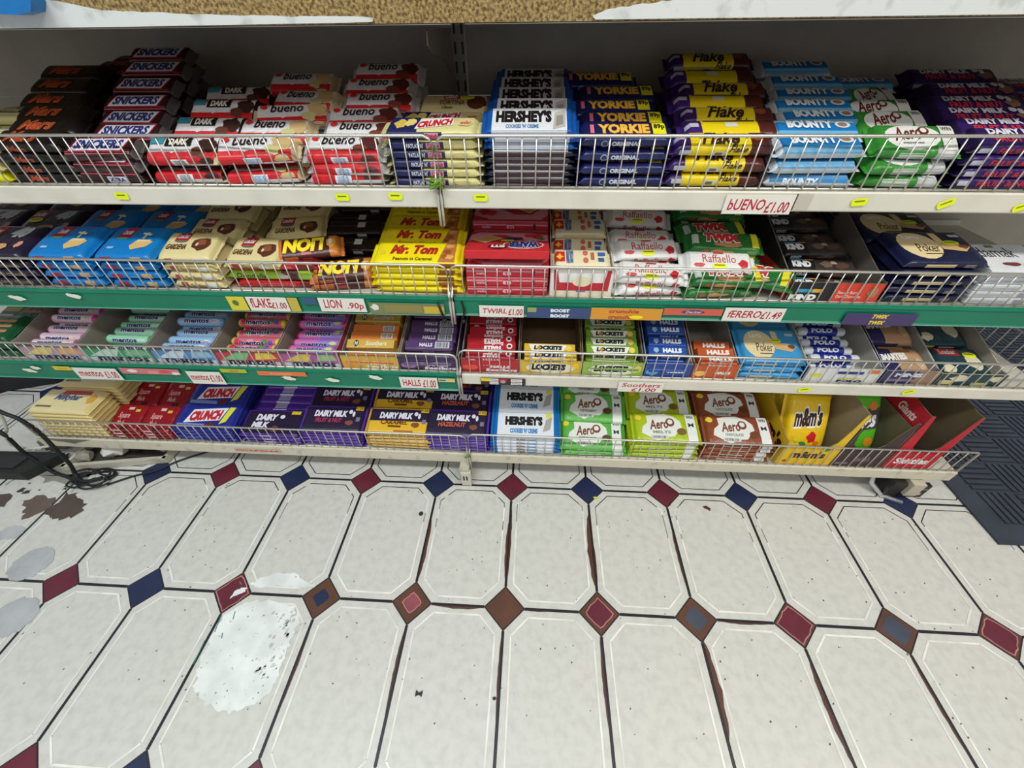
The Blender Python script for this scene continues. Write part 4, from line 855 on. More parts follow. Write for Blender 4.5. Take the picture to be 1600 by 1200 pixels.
S3 = .3640; F3 = .048
GREY = (150, 142, 132)
def mentos_front(c1, c2, c3): return [('r', -.99, -.98, .99, .98, c1), ('p', [(-.9, -.2), (-.3, .98), (.1, .98), (-.1, -.2)], c2), ('p', [(.2, -.1), (.3, .98), (.8, .98), (.9, .1)], c3), ('r', -.95, -.95, .95, -.35, (190, 200, 206)), T_('mentos', -.7, -.9, .8, -.1, (24, 28, 70), b=.04)]
def halls_front(bg, t1, t2, fc=(236, 232, 236), burst=None): return [('r', -.99, -.98, .99, .98, bg)]+([('blob', -.65, -.3, .3, .5, burst, 4)] if burst else [])+[T_(t1, .0, -.35, .7, .05, fc, b=.07, s=.1)]+([T_(t2, -.15, -.85, .95, -.4, fc, b=.08, s=.1)] if t2 else [])
def bin_(x0, x1, items, desc, cat, grp, rows, dy, front_art, lab, out, hf=.036, hb=.115, tilt=0, xoff=0, zr=None, side_art=(), jr=1.2, depth=.36, hside=None, inn=GREY):
    carton(x0, x1, F3, F3+depth, S3, hf, hb, out, inn, lab, front_art=front_art, side_art=side_art, hside=hside, grp=None)
    stacks(items, desc, cat, grp, (x0+x1)/2+xoff, F3+.004, S3+.002, rows, dy, tilt=tilt, jx=.002, jr=jr, zr=zr)
stacks([P['kitgreen']], 'dark green biscuit pack at the far left', 'biscuit pack', 'green biscuit packs on the third shelf', -1.18, F3+.005, S3, [3, 3, 4, 4], .078, tilt=12)
RW = [2, 2, 2, 3, 3, 3, 4, 4, 4]
bin_(-1.105, -.956, P['mpink'], 'pale pink mint roll with magenta ends', 'mint roll', 'pale pink mint rolls on the third shelf', RW, .0225, mentos_front((180, 150, 160), (226, 206, 120), (222, 170, 120)), 'open carton of pale pink mint rolls', (176, 120, 140), zr=[0, .002, .006, 0, .004, .008, .0, .004, .008], xoff=.007, hside=.050)
bin_(-.954, -.797, P['mgreen'], 'pale green mint roll', 'mint roll', 'pale green mint rolls on the third shelf', [1, 2, 2, 2, 2, 3, 3, 3], .0235, mentos_front((60, 150, 100), (190, 214, 200), (120, 180, 140)), 'open carton of pale green mint rolls', (60, 160, 100), zr=[0, 0, .002, .004, .006, 0, .004, .008], xoff=.007, hside=.050)
bin_(-.795, -.650, P['mblue'], 'pale blue mint roll', 'mint roll', 'pale blue mint rolls on the third shelf', RW, .0225, mentos_front((90, 140, 190), (200, 216, 230), (150, 190, 214)), 'open carton of pale blue mint rolls', (70, 110, 180), zr=[0, .001, .003, 0, .001, .002, -.01, -.008, 0], xoff=.007, hside=.050)
bin_(-.648, -.506, P['mfruit'], 'multicoloured fruit roll with yellow end', 'mint roll', 'multicoloured fruit rolls on the third shelf', RW, .0225, mentos_front((196, 60, 80), (120, 190, 130), (230, 200, 70)), 'open carton of multicoloured fruit rolls', (190, 50, 70), zr=[0, .002, .006, 0, .004, .008, .0, .004, .008], xoff=.007, hside=.050)
bin_(-.504, -.372, P['mvio'], 'pink and violet fruit roll', 'mint roll', 'pink and violet fruit rolls on the third shelf', RW, .0225, mentos_front((170, 90, 150), (214, 190, 90), (150, 190, 130)), 'open carton of pink and violet fruit rolls', (150, 50, 80), zr=[0, .002, .006, 0, .004, .008, .0, .004, .008], xoff=.007, hside=.050)
bin_(-.370, -.244, [P['horange'], P['hyellow'], P['horange']], 'orange and yellow throat sweet stick', 'sweet stick', 'orange throat sweet sticks on the third shelf', [1, 2, 2, 2, 3, 3, 3, 3], .0235, halls_front((210, 170, 70), 'HALLS', 'Soothers', (240, 230, 190), (230, 150, 50)), 'open carton of orange throat sweet sticks', (214, 170, 60), zr=[0, 0, .004, .007, 0, .003, .006, .009], tilt=26)
bin_(-.242, -.117, [P['hviolet']], 'dark violet throat sweet stick', 'sweet stick', 'dark violet throat sweet sticks on the third shelf', [1, 2, 2, 2, 2, 3, 3], .0235, halls_front((62, 40, 82), 'HALLS', 'Soothers', (236, 232, 240), (150, 110, 160)), 'open carton of dark violet throat sweet sticks', (96, 70, 120), zr=[0, 0, .003, .006, .008, 0, 0], tilt=26)
bin_(-.108, .015, [P['hred']], 'red throat sweet stick, upside-down lettering', 'sweet stick', 'red throat sweet sticks on the third shelf', [2, 2, 2, 2, 3, 3, 2], .0235, halls_front((182, 34, 44), 'HALLS', 'Soothers', (240, 226, 228), (226, 80, 60)), 'open carton of red throat sweet sticks', (170, 30, 40), hb=.11, zr=[0, .002, .004, .008, 0, .003, 0], tilt=26)
bin_(.017, .147, [P['lyellow']], 'yellow lozenge stick', 'sweet stick', 'yellow lozenge sticks on the third shelf', [2, 2], .0235, [('r', -.99, -.98, .99, .98, (214, 180, 66)), ('e', .0, -.1, .8, .8, (232, 228, 200))]+lk(0)[1:2]+[('blob', .8, .3, .15, .4, (240, 200, 40), 3)], 'nearly empty open carton of yellow lozenge sticks', (220, 180, 50), inn=(124, 100, 72), xoff=-.002, tilt=26)
bin_(.149, .276, [P['lgreen']], 'green lozenge stick', 'sweet stick', 'green lozenge sticks on the third shelf', [1, 2, 2, 2, 3, 3], .0235, [('r', -.99, -.98, .99, .98, (150, 184, 80)), ('e', .0, -.1, .8, .8, (232, 234, 214))]+lk(0)[1:2]+[('blob', .8, .1, .15, .5, (236, 210, 100), 3)], 'open carton of green lozenge sticks', (130, 170, 60), inn=(132, 118, 92), zr=[0, 0, .004, .008, 0, 0], tilt=26)
bin_(.280, .374, [P['hblue']], 'blue menthol sweet stick', 'sweet stick', 'blue menthol sweet sticks on the third shelf', [1, 2, 2, 3, 3, 3], .0235, halls_front((40, 70, 150), 'HALLS', None, W_, (90, 160, 220)), 'open carton of blue menthol sweet sticks', (60, 100, 180), inn=(168, 168, 166), zr=[0, .002, .008, 0, .004, .008], tilt=26)
bin_(.378, .468, [P['horg']], 'orange menthol sweet stick', 'sweet stick', 'orange menthol sweet sticks on the third shelf', [2, 2, 2], .0235, halls_front((196, 90, 44), 'HALLS', None, W_, (240, 190, 100)), 'open carton of orange menthol sweet sticks', (210, 120, 60), inn=(160, 156, 148), tilt=26)
stacks([P['lagob']], 'sky blue wafer pack with cream round picture', 'wafer pack', 'sky blue wafer packs on the third shelf', .536, F3+.003, S3, [3, 4, 4], .092, tilt=16, jr=1.5, jx=.001)
bin_(.607, .752, [P['polo']], 'navy and silver mint roll', 'mint roll', 'navy and silver mint rolls on the third shelf', [1, 2, 2, 2, 3, 3, 3, 4, 4], .0225, [('r', -.99, -.98, .99, .98, (214, 218, 216)), ('r', -.9, -.3, -.6, .2, (222, 210, 60)), ('r', -.2, .2, .5, .6, (40, 50, 120)), ('r', -.1, -.5, .5, -.3, (210, 200, 60)), T_('POLO', -.1, -.95, .6, -.6, (30, 44, 120), b=.06), ('r', .6, .4, .9, .9, (210, 120, 60))], 'white open carton of navy and silver mint rolls', (206, 210, 212), zr=[0, 0, .002, .006, 0, .004, .006, 0, .004], xoff=-.01, inn=(186, 184, 176), side_art=[('L', ('r', -.98, -.9, .98, .9, (40, 50, 110))), ('L', T_('POLO', -.6, -.5, .4, .5, W_, b=.08))])
bin_(.757, .862, [P['minis']], 'brown and navy mini biscuit pack', 'biscuit pack', 'brown and navy mini biscuit packs', [1, 2], .08, [('r', -.99, -.98, .99, .98, (50, 44, 90)), ('r', .2, -.98, .99, .98, (150, 120, 100)), T_('MINIS', -.6, .1, .4, .7, (214, 214, 226), b=.06), ('r', -.8, -.6, .2, -.2, (120, 110, 140))], 'navy and brown open carton of mini biscuit packs', (46, 44, 90), tilt=14, inn=(166, 166, 164), hf=.034)
bin_(.866, .992, [P['latte']], 'teal wafer pack with red badge', 'wafer pack', 'teal wafer packs at the right end of the third shelf', [1, 2], .085, [('r', -.99, -.98, .99, .98, (24, 60, 66)), ('r', -.9, -.8, -.5, -.1, (206, 196, 130)), ('r', .1, -.9, .6, -.4, (190, 180, 110)), ('blob', -.4, .3, .3, .6, (214, 206, 180), 3), ('blob', .75, .3, .2, .6, (206, 200, 160), 4)], 'worn teal open carton at the right end of the third shelf', (40, 56, 60), tilt=14, inn=(196, 186, 168), hf=.03)

# ---- bottom shelf
def big(key, body, top, front, L=.165, W=.078, T=.0115, zones=(), n=4, name='chocolate_bar', mk='film', crimp=.045, left=()): return prod(key, name, L, W, T, body, n=n, zones=zones, top=top, front=front, mk=mk, crimp=crimp, kind='wrap')
big('milky', (226, 204, 140), [('r', -.9, -.95, .88, .95, (228, 212, 160)), ('p', [(-.4, .55), (.6, .55), (.55, .9), (-.35, .9)], (196, 40, 40)), T_('Milkybar', -.45, -.1, .4, .55, (40, 70, 130), b=.04, s=.2), ('r', -.8, -.6, -.3, -.45, (110, 96, 60)), ('blob', .75, .2, .15, .4, (222, 160, 50), 3)], [('r', -.9, .2, .9, .4, (244, 226, 170))], n=5, L=.17)
big('redsq', (150, 20, 34), [T_('Square', -.6, -.2, .1, .35, (226, 170, 170), b=.02, s=.2), T_('Made', -.5, -.6, .0, -.25, (226, 170, 170), b=.02, s=.2), ('r', -.2, .55, .15, .75, (226, 190, 180)), ('r', -.1, -.95, .3, -.7, (70, 16, 20)), ('r', .3, .4, .6, .6, (220, 190, 60))], [('r', -.7, .1, -.1, .7, (214, 170, 170)), ('r', -.9, -.6, .9, -.4, (120, 20, 30))], L=.088)
big('crunchb', (34, 44, 140), [('p', [(-.66, -.45), (.5, -.2), (.62, .75), (-.5, .55)], (236, 236, 240)), T_('CRUNCH', -.52, -.25, .5, .5, (196, 34, 56), b=.08, s=.1, slope=.2), ('p', [(.52, -.5), (.72, -.3), (.86, .8), (.66, .8)], (220, 226, 60)), ('r', -.84, -.75, .1, -.5, (120, 140, 200)), ('blob', .25, -.55, .2, .2, (90, 40, 40), 3)], [('r', -.6, -.2, -.2, .4, (110, 130, 200)), ('r', .2, -.5, .6, .0, (70, 80, 170))])
def dairy(key, sub, subc, body, dx='', topx=(), fr=None, base=DPUR):
    t = [T_('DAIRY MILK', -.62, .12, .42, .58, (226, 222, 236), b=.06, s=.1), T_(sub, -.55, -.3, .3, .02, subc, b=.04, s=.1), ('e', .52, .5, .06, .15, (226, 222, 236)), ('e', .63, .34, .04, .2, (226, 222, 236)), ('blob', .56, -.3, .14, .22, (130, 76, 50), 4), ('r', .66, .62, .9, .92, (226, 190, 30)), T_('1.25', .69, .68, .88, .86, (90, 60, 10), b=.03), ('r', .74, -.2, .86, .1, (120, 116, 150))]
    big(key, body, [('r', -.95, -.98, .95, .98, base)]+t[:0]+list(topx)+t, fr or [('r', -.9, .3, .9, .55, (130, 96, 190)), ('r', -.2, -.5, .1, .5, (150, 130, 196))])
dairy('dmfn', 'FRUIT & NUT', (170, 50, 80), (84, 44, 160))
dairy('dmhz', 'HAZELNUT', (200, 90, 60), (84, 44, 160))
dairy('dmca', 'CARAMEL', (110, 60, 20), (206, 160, 70), topx=[('r', -.95, -.98, .95, -.05, (226, 180, 40)), ('r', -.3, -.5, .1, -.35, (110, 60, 20)), ('r', -.1, -.8, .5, -.7, (170, 80, 40))], fr=[('r', -.95, -.1, .95, .9, (222, 184, 110)), ('r', -.9, -.9, .9, -.3, (96, 56, 60))])
big('dmpl', (72, 36, 140), [('r', -.95, -.98, .95, .98, DPUR), T_('DAIRY', -.6, .1, .1, .6, (226, 222, 236), b=.07, s=.15), T_('MILK', -.66, -.45, -.1, .0, (226, 222, 236), b=.07, s=.15), ('e', .25, .4, .08, .15, (226, 222, 236)), ('r', .5, .6, .8, .85, (220, 190, 40)), ('blob', .1, -.5, .16, .25, (110, 60, 50), 3)], [('r', -.9, .2, .9, .5, (130, 100, 190)), ('r', -.3, -.6, .1, .6, (200, 196, 220))], T=.012)
big('dmback', (72, 36, 140), [('r', -.9, .3, .9, .5, (110, 70, 180)), ('r', -.3, -.9, .1, .9, (160, 150, 196))], [('r', -.9, .1, .9, .5, (130, 100, 190)), ('r', -.35, -.7, .1, .7, (206, 204, 222))], T=.016)
big('hershb', (20, 110, 186), [('r', -.82, -.97, .82, .97, (224, 228, 234)), T_("HERSHEY'S", -.6, -.05, .5, .62, (26, 22, 26), b=.08), T_("COOKIES 'N' CREME", -.45, -.6, .35, -.25, (50, 130, 196), b=.06), ('p', [(.5, -.5), (.72, -.3), (.78, .6), (.6, .4)], (170, 166, 160)), ('r', .6, .55, .76, .85, (226, 214, 60))], [('r', -.82, -.9, .82, .9, (214, 220, 228)), ('r', -.25, -.7, .0, .7, (140, 130, 126)), ('r', .05, -.6, .35, .5, (110, 160, 206))], n=6, L=.172)
def aero(key, body, sub, base, txt=(124, 66, 48)):
    big(key, body, [('blob', -.15, .05, .62, .85, (226, 228, 222), 5), T_('Aero', -.5, -.1, .06, .55, txt, b=.03, s=.1, slope=.12), ('e', .12, .35, .13, .28, txt), ('e', .12, .38, .075, .16, (226, 228, 222)), T_(sub, -.42, -.38, .1, -.2, (120, 130, 110)), ('r', -.5, -.72, .0, -.5, (200, 206, 200)), ('bar', -.45, -.68, -.05, -.54, (80, 80, 80), 9), ('e', .42, -.25, .14, .22, base), ('r', .58, -.92, .86, .92, (226, 228, 226)), T_('WIN', .62, .6, .82, .8, (40, 44, 40), b=.03), T_('M', .64, .05, .8, .3, (40, 44, 40)), ('e', -.82, .62, .1, .18, (226, 206, 60))], [('r', -.5, -.7, .2, .3, (206, 214, 200)), ('r', .58, -.9, .86, .9, (214, 216, 214))], n=3, T=.016, W=.082)
aero('aerom', (94, 176, 74), 'PEPPERMINT', (90, 60, 40)); aero('aerol', (168, 190, 26), 'MELTS', (120, 90, 40)); aero('aerob', (138, 70, 44), 'CHOCOLATE', (110, 60, 30))
def bag(key, body, art): prod(key, 'sweet_bag', .106, .150, .034, body, n=2.4, crimp=.08, top=art, zones=())
bag('mms', (238, 196, 24), [('r', -.2, -.9, .3, -.75, (120, 90, 20))]+outline('m&m\'s', -.62, -.05, .55, .62, (50, 26, 24), (244, 240, 230), .05, {'b': .05, 'slope': .1})+[('blob', .25, -.4, .22, .2, (200, 30, 40), 3), ('blob', -.3, -.5, .2, .15, (226, 206, 40), 4), ('blob', -.1, -.7, .2, .12, (60, 140, 60), 5), ('blob', .5, -.6, .12, .1, (226, 120, 30), 6)])
bag('skit', (90, 190, 40), [('p', [(-.9, -.5), (.9, -.1), (.9, .6), (-.9, .25)], (70, 66, 70)), T_('Skittles', -.75, -.25, .7, .35, (236, 238, 236), b=.04, slope=.35), ('blob', .5, .6, .2, .15, (226, 130, 40), 3), ('blob', .6, -.6, .2, .2, (230, 150, 40), 4), ('blob', -.3, .7, .14, .12, (200, 40, 50), 5), ('blob', -.2, -.6, .15, .14, (180, 40, 60), 7)])
S4 = .103; F4 = .034
stacks([P['milky']], 'cream white-chocolate bar with blue script', 'chocolate bar', 'cream chocolate bars at the left end of the bottom shelf', -1.17, F4, S4, [8, 9], .082, tilt=5, dx=.02, jr=.8, jx=.0015, zr=[0, .004])
for q, xx in enumerate((-1.035, -.945)):
    stacks([P['redsq']], 'crimson chocolate bar with pale script, %s pile' % ['left', 'right'][q], 'chocolate bar', 'crimson bars, %s pile' % ['left', 'right'][q], xx, F4, S4, [3, 4, 5], .08, tilt=18, dx=.003)
stacks([P['crunchb']], 'royal blue bar with red and white lettering', 'chocolate bar', 'royal blue bars on the bottom shelf', -.81, F4, S4, [4, 5, 5, 6], .068, tilt=16, dx=-.004, zr=[0, .004, .01, .014])
stacks([P['dmpl']], 'purple milk chocolate bar at the wire', 'chocolate bar', 'plain purple bars on the bottom shelf', -.632, F4, S4, [3], .07, tilt=14)
for q in range(9):
    place(P['dmback'], -.628+.0035*q, F4+.118+.021*q, S4+.038+.0085*q, R(random.uniform(-1.5, 1.5)), R(4), 0, 'purple bar with shiny spine, %s step up in its staircase' % ['first', 'second', 'third', 'fourth', 'fifth', 'sixth', 'seventh', 'eighth', 'ninth'][q], 'chocolate bar', 'purple bars stepping back on the bottom shelf')
stacks([P['dmpl']], 'purple bar under the staircase of purple bars', 'chocolate bar', 'purple bars under the staircase', -.632, F4+.085, S4, [3, 6, 8], .08, tilt=0)
stacks([P['dmfn']], 'purple bar with dull red lettering', 'chocolate bar', 'purple fruit bars on the bottom shelf', -.468, F4, S4, [5, 5, 5, 6], .070, tilt=16, dx=-.002, zr=[0, .008, .014, .008])
stacks([P['dmca']], 'purple and golden yellow bar', 'chocolate bar', 'purple and golden bars on the bottom shelf', -.292, F4, S4, [5, 5, 6, 6], .070, tilt=16, dx=-.002, zr=[0, .008, .004, .01])
stacks([P['dmhz']], 'purple bar with orange lettering', 'chocolate bar', 'purple nut bars on the bottom shelf', -.112-.03, F4, S4, [5, 5, 5], .070, tilt=16, dx=-.002, zr=[0, .006, .004])
stacks([P['hershb']], 'large blue and white bar with black lettering', 'chocolate bar', 'large blue and white bars on the bottom shelf', .032, F4, S4, [5, 6, 6, 6], .072, tilt=16, jr=1, jx=.001, zr=[0, .004, .014, .024])
stacks([P['aerom']], 'mint green bar with white cloud print', 'chocolate bar', 'mint green bars on the bottom shelf', .205, F4, S4, [2, 4, 5, 5], .064, tilt=20, jr=2, zr=[0, .0, .0, .012])
stacks([P['aerol']], 'lime green bar with white cloud print', 'chocolate bar', 'lime green bars on the bottom shelf', .378, F4, S4, [4, 4, 5], .080, tilt=18, jr=2, zr=[0, .006, .004])
stacks([P['aerob']], 'brown bar with white cloud print', 'chocolate bar', 'brown bars on the bottom shelf', .556, F4, S4, [4, 4, 5], .080, tilt=18, jr=2, zr=[0, .006, .004])

mb = MB()
for pp, mx in HID.get('chocolate_bar', []):
    v, f, m_, mats_, sm = pp['plain']
    b = len(mb.v); mb.v += [tuple(mx @ Vector(q)) for q in v]
    ks = [mb.mi(q) for q in mats_]
    for ff, mm, ss in zip(f, m_, sm): mb.f.append([b+i for i in ff]); mb.m.append(ks[mm]); mb.sm.append(ss)
o = mb.build('chocolate_bar_stock', recalc=False)
tag(o, 'remaining wrapped chocolate bars buried in the stacks behind the front rows', 'chocolate bars', None, 'stuff')
# cartons at the right end of the bottom shelf
YEL = (232, 190, 20)
carton(.652, .785, F4-.001, .33, S4, .180, .185, YEL, (150, 136, 104), 'yellow open carton of peanut sweet bags', hside=.180, hleft=.085,
    front_art=[T_("m&m's", -.6, -.72, .6, -.42, (60, 34, 24), b=.05), ('e', .5, -.35, .12, .06, (60, 130, 60)), ('e', -.7, -.85, .08, .05, (200, 40, 40))], side_art=[('L', T_("m's", .45, -.6, .92, -.15, (50, 26, 24), b=.05)), ('L', ('e', .85, -.8, .08, .1, (60, 140, 60)))], notch=(.10, .90, .112))
for q, (y, z, t) in enumerate(((.108, .072, 60), (.165, .080, 56), (.225, .088, 52))):
    place(P['mms'], .719, y+.004, S4+z+.001, R(-3+2*q), R(t), 0, 'yellow bag of coated peanut sweets, %s in its carton' % ['frontmost', 'middle', 'rearmost'][q], 'sweet bag', 'yellow sweet bags on the bottom shelf')
carton(.789, .905, F4-.001, .33, S4, .158, .135, (70, 52, 54), (118, 108, 80), 'dark brown open carton holding green sweet bags', front_art=[T_("m&m's", -.2, -.75, .35, -.5, (120, 100, 100), b=.05), ('r', -.9, -.9, -.4, -.8, (120, 104, 104))], hside=.135, notch=(.04, .80, .088))
for q, (y, z, t) in enumerate(((.125, .070, 56), (.20, .078, 50))):
    place(P['skit'], .846, y, S4+z, R(-6), R(t), 0, 'lime green bag of fruit sweets, %s in the dark carton' % ['nearer one', 'farther one'][q], 'sweet bag', 'green sweet bags on the bottom shelf')
carton(.909, 1.018, F4-.001, .33, S4, .182, .205, (196, 26, 46), (112, 98, 72), 'nearly empty red open carton at the right end', front_art=[T_('Skittles', -.7, -.80, .7, -.56, (240, 236, 236), b=.04)], hside=.182, notch=(.16, .86, .118),
    side_art=[('L', T_('Giants', .5, .55, .85, .8, (236, 220, 220), b=.03, s=.2))])
prod('bit', 'sweet_bag', .05, .03, .014, (160, 120, 40), n=2.4)
place(P['bit'], .955, .085, S4+.003, R(20), 0, 0, 'small gold sweet packet left in the red carton', 'sweet bag', 'single packets')
place(P['bit'], 1.12, .42, .5405+.085, R(10), 0, 0, 'gold packet at the back of the second shelf', 'sweet bag', 'single packets') if 0 else None

# =================================================================== LABELS ON THE RAILS
RED = (176, 24, 52)
def sign(x0, x1, z0, z1, lev, art, lab, bg=(226, 222, 212), cat='price label', grp=None, skew=0, rz=0):
    y = levels[lev][0]-.0046
    cx, cz, hw, hh = (x0+x1)/2, (z0+z1)/2, (x1-x0)/2, (z1-z0)/2
    mb = MB(); mb.box(-hw, hw, -.0002, .0002, -hh, hh, mat(bg, 'paper')); lay = 0
    for op in art:
        v2, f2, c = art_geo(op); lay += 1
        mb.add([(a*hw, -.00028-.00008*lay, b*hh) for a, b in v2], f2, mat(c, 'paper'))
    o = mb.build('price_label', None, (cx, y, cz), (0, rz, 0), recalc=False)
    return tag(o, lab, cat, grp)
hand = dict(b=.015, s=.15)
def HT(txt, x0, y0, x1, y1, **k): d = dict(hand); d.update(k); return T_(txt, x0, y0, x1, y1, RED, **d)
GW = 'handwritten price labels'
sign(.334, .438, .694, .723, 'top', [HT('bUENO', -.88, -.6, .2, .55), HT('£1.00', .22, -.85, .9, .3)], 'white label handwritten in red, on the top shelf edge', grp=GW)
sign(-.517, -.436, .503, .534, 'second', [HT('fLAKE', -.85, -.5, .2, .8), HT('£1.00', .15, -.6, .9, .3)], 'white handwritten label between yellow strips, on the left green rail', grp=GW)
sign(-.373, -.282, .505, .535, 'second', [HT('LION', -.8, -.5, -.0, .8), HT('.90p', .2, -.75, .92, .4)], 'white handwritten label ending in p, left of the joint', grp=GW)
sign(-.061, .024, .501, .526, 'second', [HT('TWIRL', -.85, -.35, .25, .5), HT('£1.00', .3, -.6, .95, .5)], 'white handwritten label just right of the joint on the green rail', grp=GW)
sign(.395, .503, .504, .532, 'second', [HT('fERERO', -.85, -.5, .25, .6), HT('£1.49', .25, -.6, .92, .5)], 'white handwritten label below the black nut bar carton', grp=GW)
sign(-1.006, -.90, .317, .351, 'third', [HT('mentos', -.85, -.5, .2, .5), HT('£1.00', .3, -.7, .9, .5)], 'white handwritten label at the left of the third rail', grp=GW)
sign(-.735, -.655, .313, .350, 'third', [HT('mentos', -.9, -.4, .15, .5), HT('£1.00', .2, -.6, .9, .5)], 'white handwritten label in the middle of the third rail', grp=GW)
sign(-.247, -.163, .320, .352, 'third', [HT('HALLS', -.85, -.6, .1, .6, s=0), HT('£1.00', .2, -.8, .9, .6)], 'white handwritten label at the right end of the left third rail', grp=GW)
sign(.229, .324, .329, .357, 'third', [HT('Soothers', -.85, .0, .85, .8), HT('£1.00', -.4, -.9, .7, -.15)], 'white two-line handwritten label on the third shelf edge', grp=GW)
# printed strips
GS = 'printed price strips'
sign(-.556, -.52, .503, .534, 'second', [('e', -.2, .1, .35, .4, (90, 110, 50))], 'yellow label left of a handwritten label on green rail', (212, 200, 60), grp=GS)
sign(-.434, -.414, .503, .534, 'second', [], 'plain ochre strip right of a handwritten label', (196, 172, 70), grp=GS)
sign(-.405, -.376, .52, .535, 'second', [], 'blue-grey faded strip left of the label ending in p', (50, 90, 120), grp=GS)
sign(-.275, -.128, .503, .527, 'second', [('blob', -.85, .2, .12, .6, (220, 220, 206), 3), ('r', -.6, -.6, .4, .7, (140, 130, 74)), ('r', .45, -.8, .98, .5, (196, 172, 60))], 'worn yellow-brown strip beside the joint on the left rail', (120, 126, 84), grp=GS)
sign(.030, .150, .501, .524, 'second', [('r', -.98, .1, -.7, .98, (150, 160, 100)), T_('BOOST', -.25, .15, .35, .8, (226, 228, 234), b=.08), T_('BOOST', -.25, -.85, .35, -.2, (226, 228, 234), b=.08)], 'two-row blue printed strip on the right green rail', (60, 76, 120), grp=GS)
sign(.151, .283, .501, .526, 'second', [T_('crunchie', -.5, .15, .35, .8, (180, 70, 50), b=.04, s=.2), T_('crunchie', -.5, -.85, .25, -.2, (180, 70, 50), b=.04, s=.2), ('e', .3, -.5, .2, .3, YL)], 'two-row orange printed strip on the right green rail', (214, 148, 50), grp=GS)
sign(.285, .392, .514, .528, 'second', [('e', .0, .0, .4, .6, (90, 60, 110)), T_('Decker', -.25, -.4, .3, .4, (222, 190, 190), s=.2)], 'thin red and purple printed strip on the right green rail', (206, 96, 76), grp=GS)
sign(.612, .738, .501, .526, 'second', [T_('TWIX', -.25, .15, .2, .85, (226, 200, 60), b=.06, s=.2), T_('TWIX', -.25, -.85, .2, -.2, (226, 200, 60), b=.06, s=.2)], 'two-row purple printed strip near the right of the green rail', (70, 56, 100), grp=GS)
sign(-1.05, -1.008, .342, .353, 'third', [('r', -.6, -.3, .6, .1, (190, 150, 40))], 'small yellow strip at the far left of the third rail', (222, 190, 50), grp=GS)
sign(-.89, -.75, .338, .354, 'third', [('blob', -.6, .1, .2, .6, (230, 220, 214), 3), ('e', .1, -.3, .2, .5, (226, 150, 130)), ('e', .5, .1, .2, .5, (210, 80, 80)), ('blob', .85, -.5, .15, .5, (226, 226, 214), 5)], 'torn pink and red strip on the third rail', (206, 120, 124), grp=GS)
sign(-.65, -.59, .350, .360, 'third', [('r', -.3, -.4, .4, .3, (210, 110, 40))], 'narrow yellow-green strip on the third rail', (180, 186, 40), grp=GS)
sign(-.566, -.455, .345, .357, 'third', [('r', -.5, -.4, .4, .3, (226, 150, 120))], 'narrow orange strip on the third rail', (222, 120, 66), grp=GS)
sign(-.160, -.124, .341, .351, 'third', [('e', .5, 0, .4, .7, (240, 190, 60)), ('r', -.9, -.3, -.1, .3, (90, 80, 60))], 'tiny pale strip with orange oval near the joint', (200, 200, 170), grp=GS)
sign(-.067, .030, .338, .357, 'third', [('r', -.98, .0, -.6, .9, (222, 206, 40)), ('r', -.98, -.95, -.6, 0, (70, 40, 40)), ('r', -.6, .05, -.2, .85, (226, 226, 220)), ('r', -.6, -.85, -.2, -.1, (226, 226, 220)), T_('lockets', -.57, .3, -.23, .6, BK), T_('lockets', -.57, -.6, -.23, -.3, BK), ('r', -.2, .05, .2, .9, (176, 30, 50)), ('e', .0, .0, .12, .5, (160, 160, 160)), ('r', .35, .05, .85, .85, (226, 226, 220)), ('r', .35, -.85, .85, -.1, (226, 226, 220)), T_('lockets', .4, .3, .8, .6, RED), T_('lockets', .4, -.6, .8, -.3, BK)], 'small black, red and white printed strip right of the joint', (60, 40, 44), grp=GS)
sign(-.745, -.62, .080, .089, 'bottom', [T_('CYCLING.4.0', -.95, -.7, .95, .7, (206, 40, 60), b=.06)], 'faded red lettering strip on the bottom shelf edge', (196, 188, 166), grp=GS)
# torn paper remnants
for i, (x, z, lev, d_) in enumerate(((-.998, .520, 'second', 'left of two on the upper green rail'), (-.871, .527, 'second', 'right of two on the upper green rail'), (-1.117, .338, 'third', 'lower of a pair on the third rail'), (-1.096, .346, 'third', 'upper of a pair on the third rail'),
        (-.50, .338, 'third', 'below the narrow orange strip'), (-.40, .336, 'third', 'in the middle of the left third rail'), (-.30, .348, 'third', 'left of a handwritten label'))):
    y = levels[lev][0]-.0044; mb = MB()
    v2, f2, c = art_geo(('blob', 0, 0, .016 if i != 3 else .012, .0055, W_, 20+i))
    mb.prism(v2, 'y', -.0003, .0002, mat((226, 224, 206), 'paper'))
    tag(mb.build('torn_label', None, (x, y, z), (0, .2, 0)), 'scrap of torn white sticker, %s' % d_, 'sticker', 'torn sticker scraps')
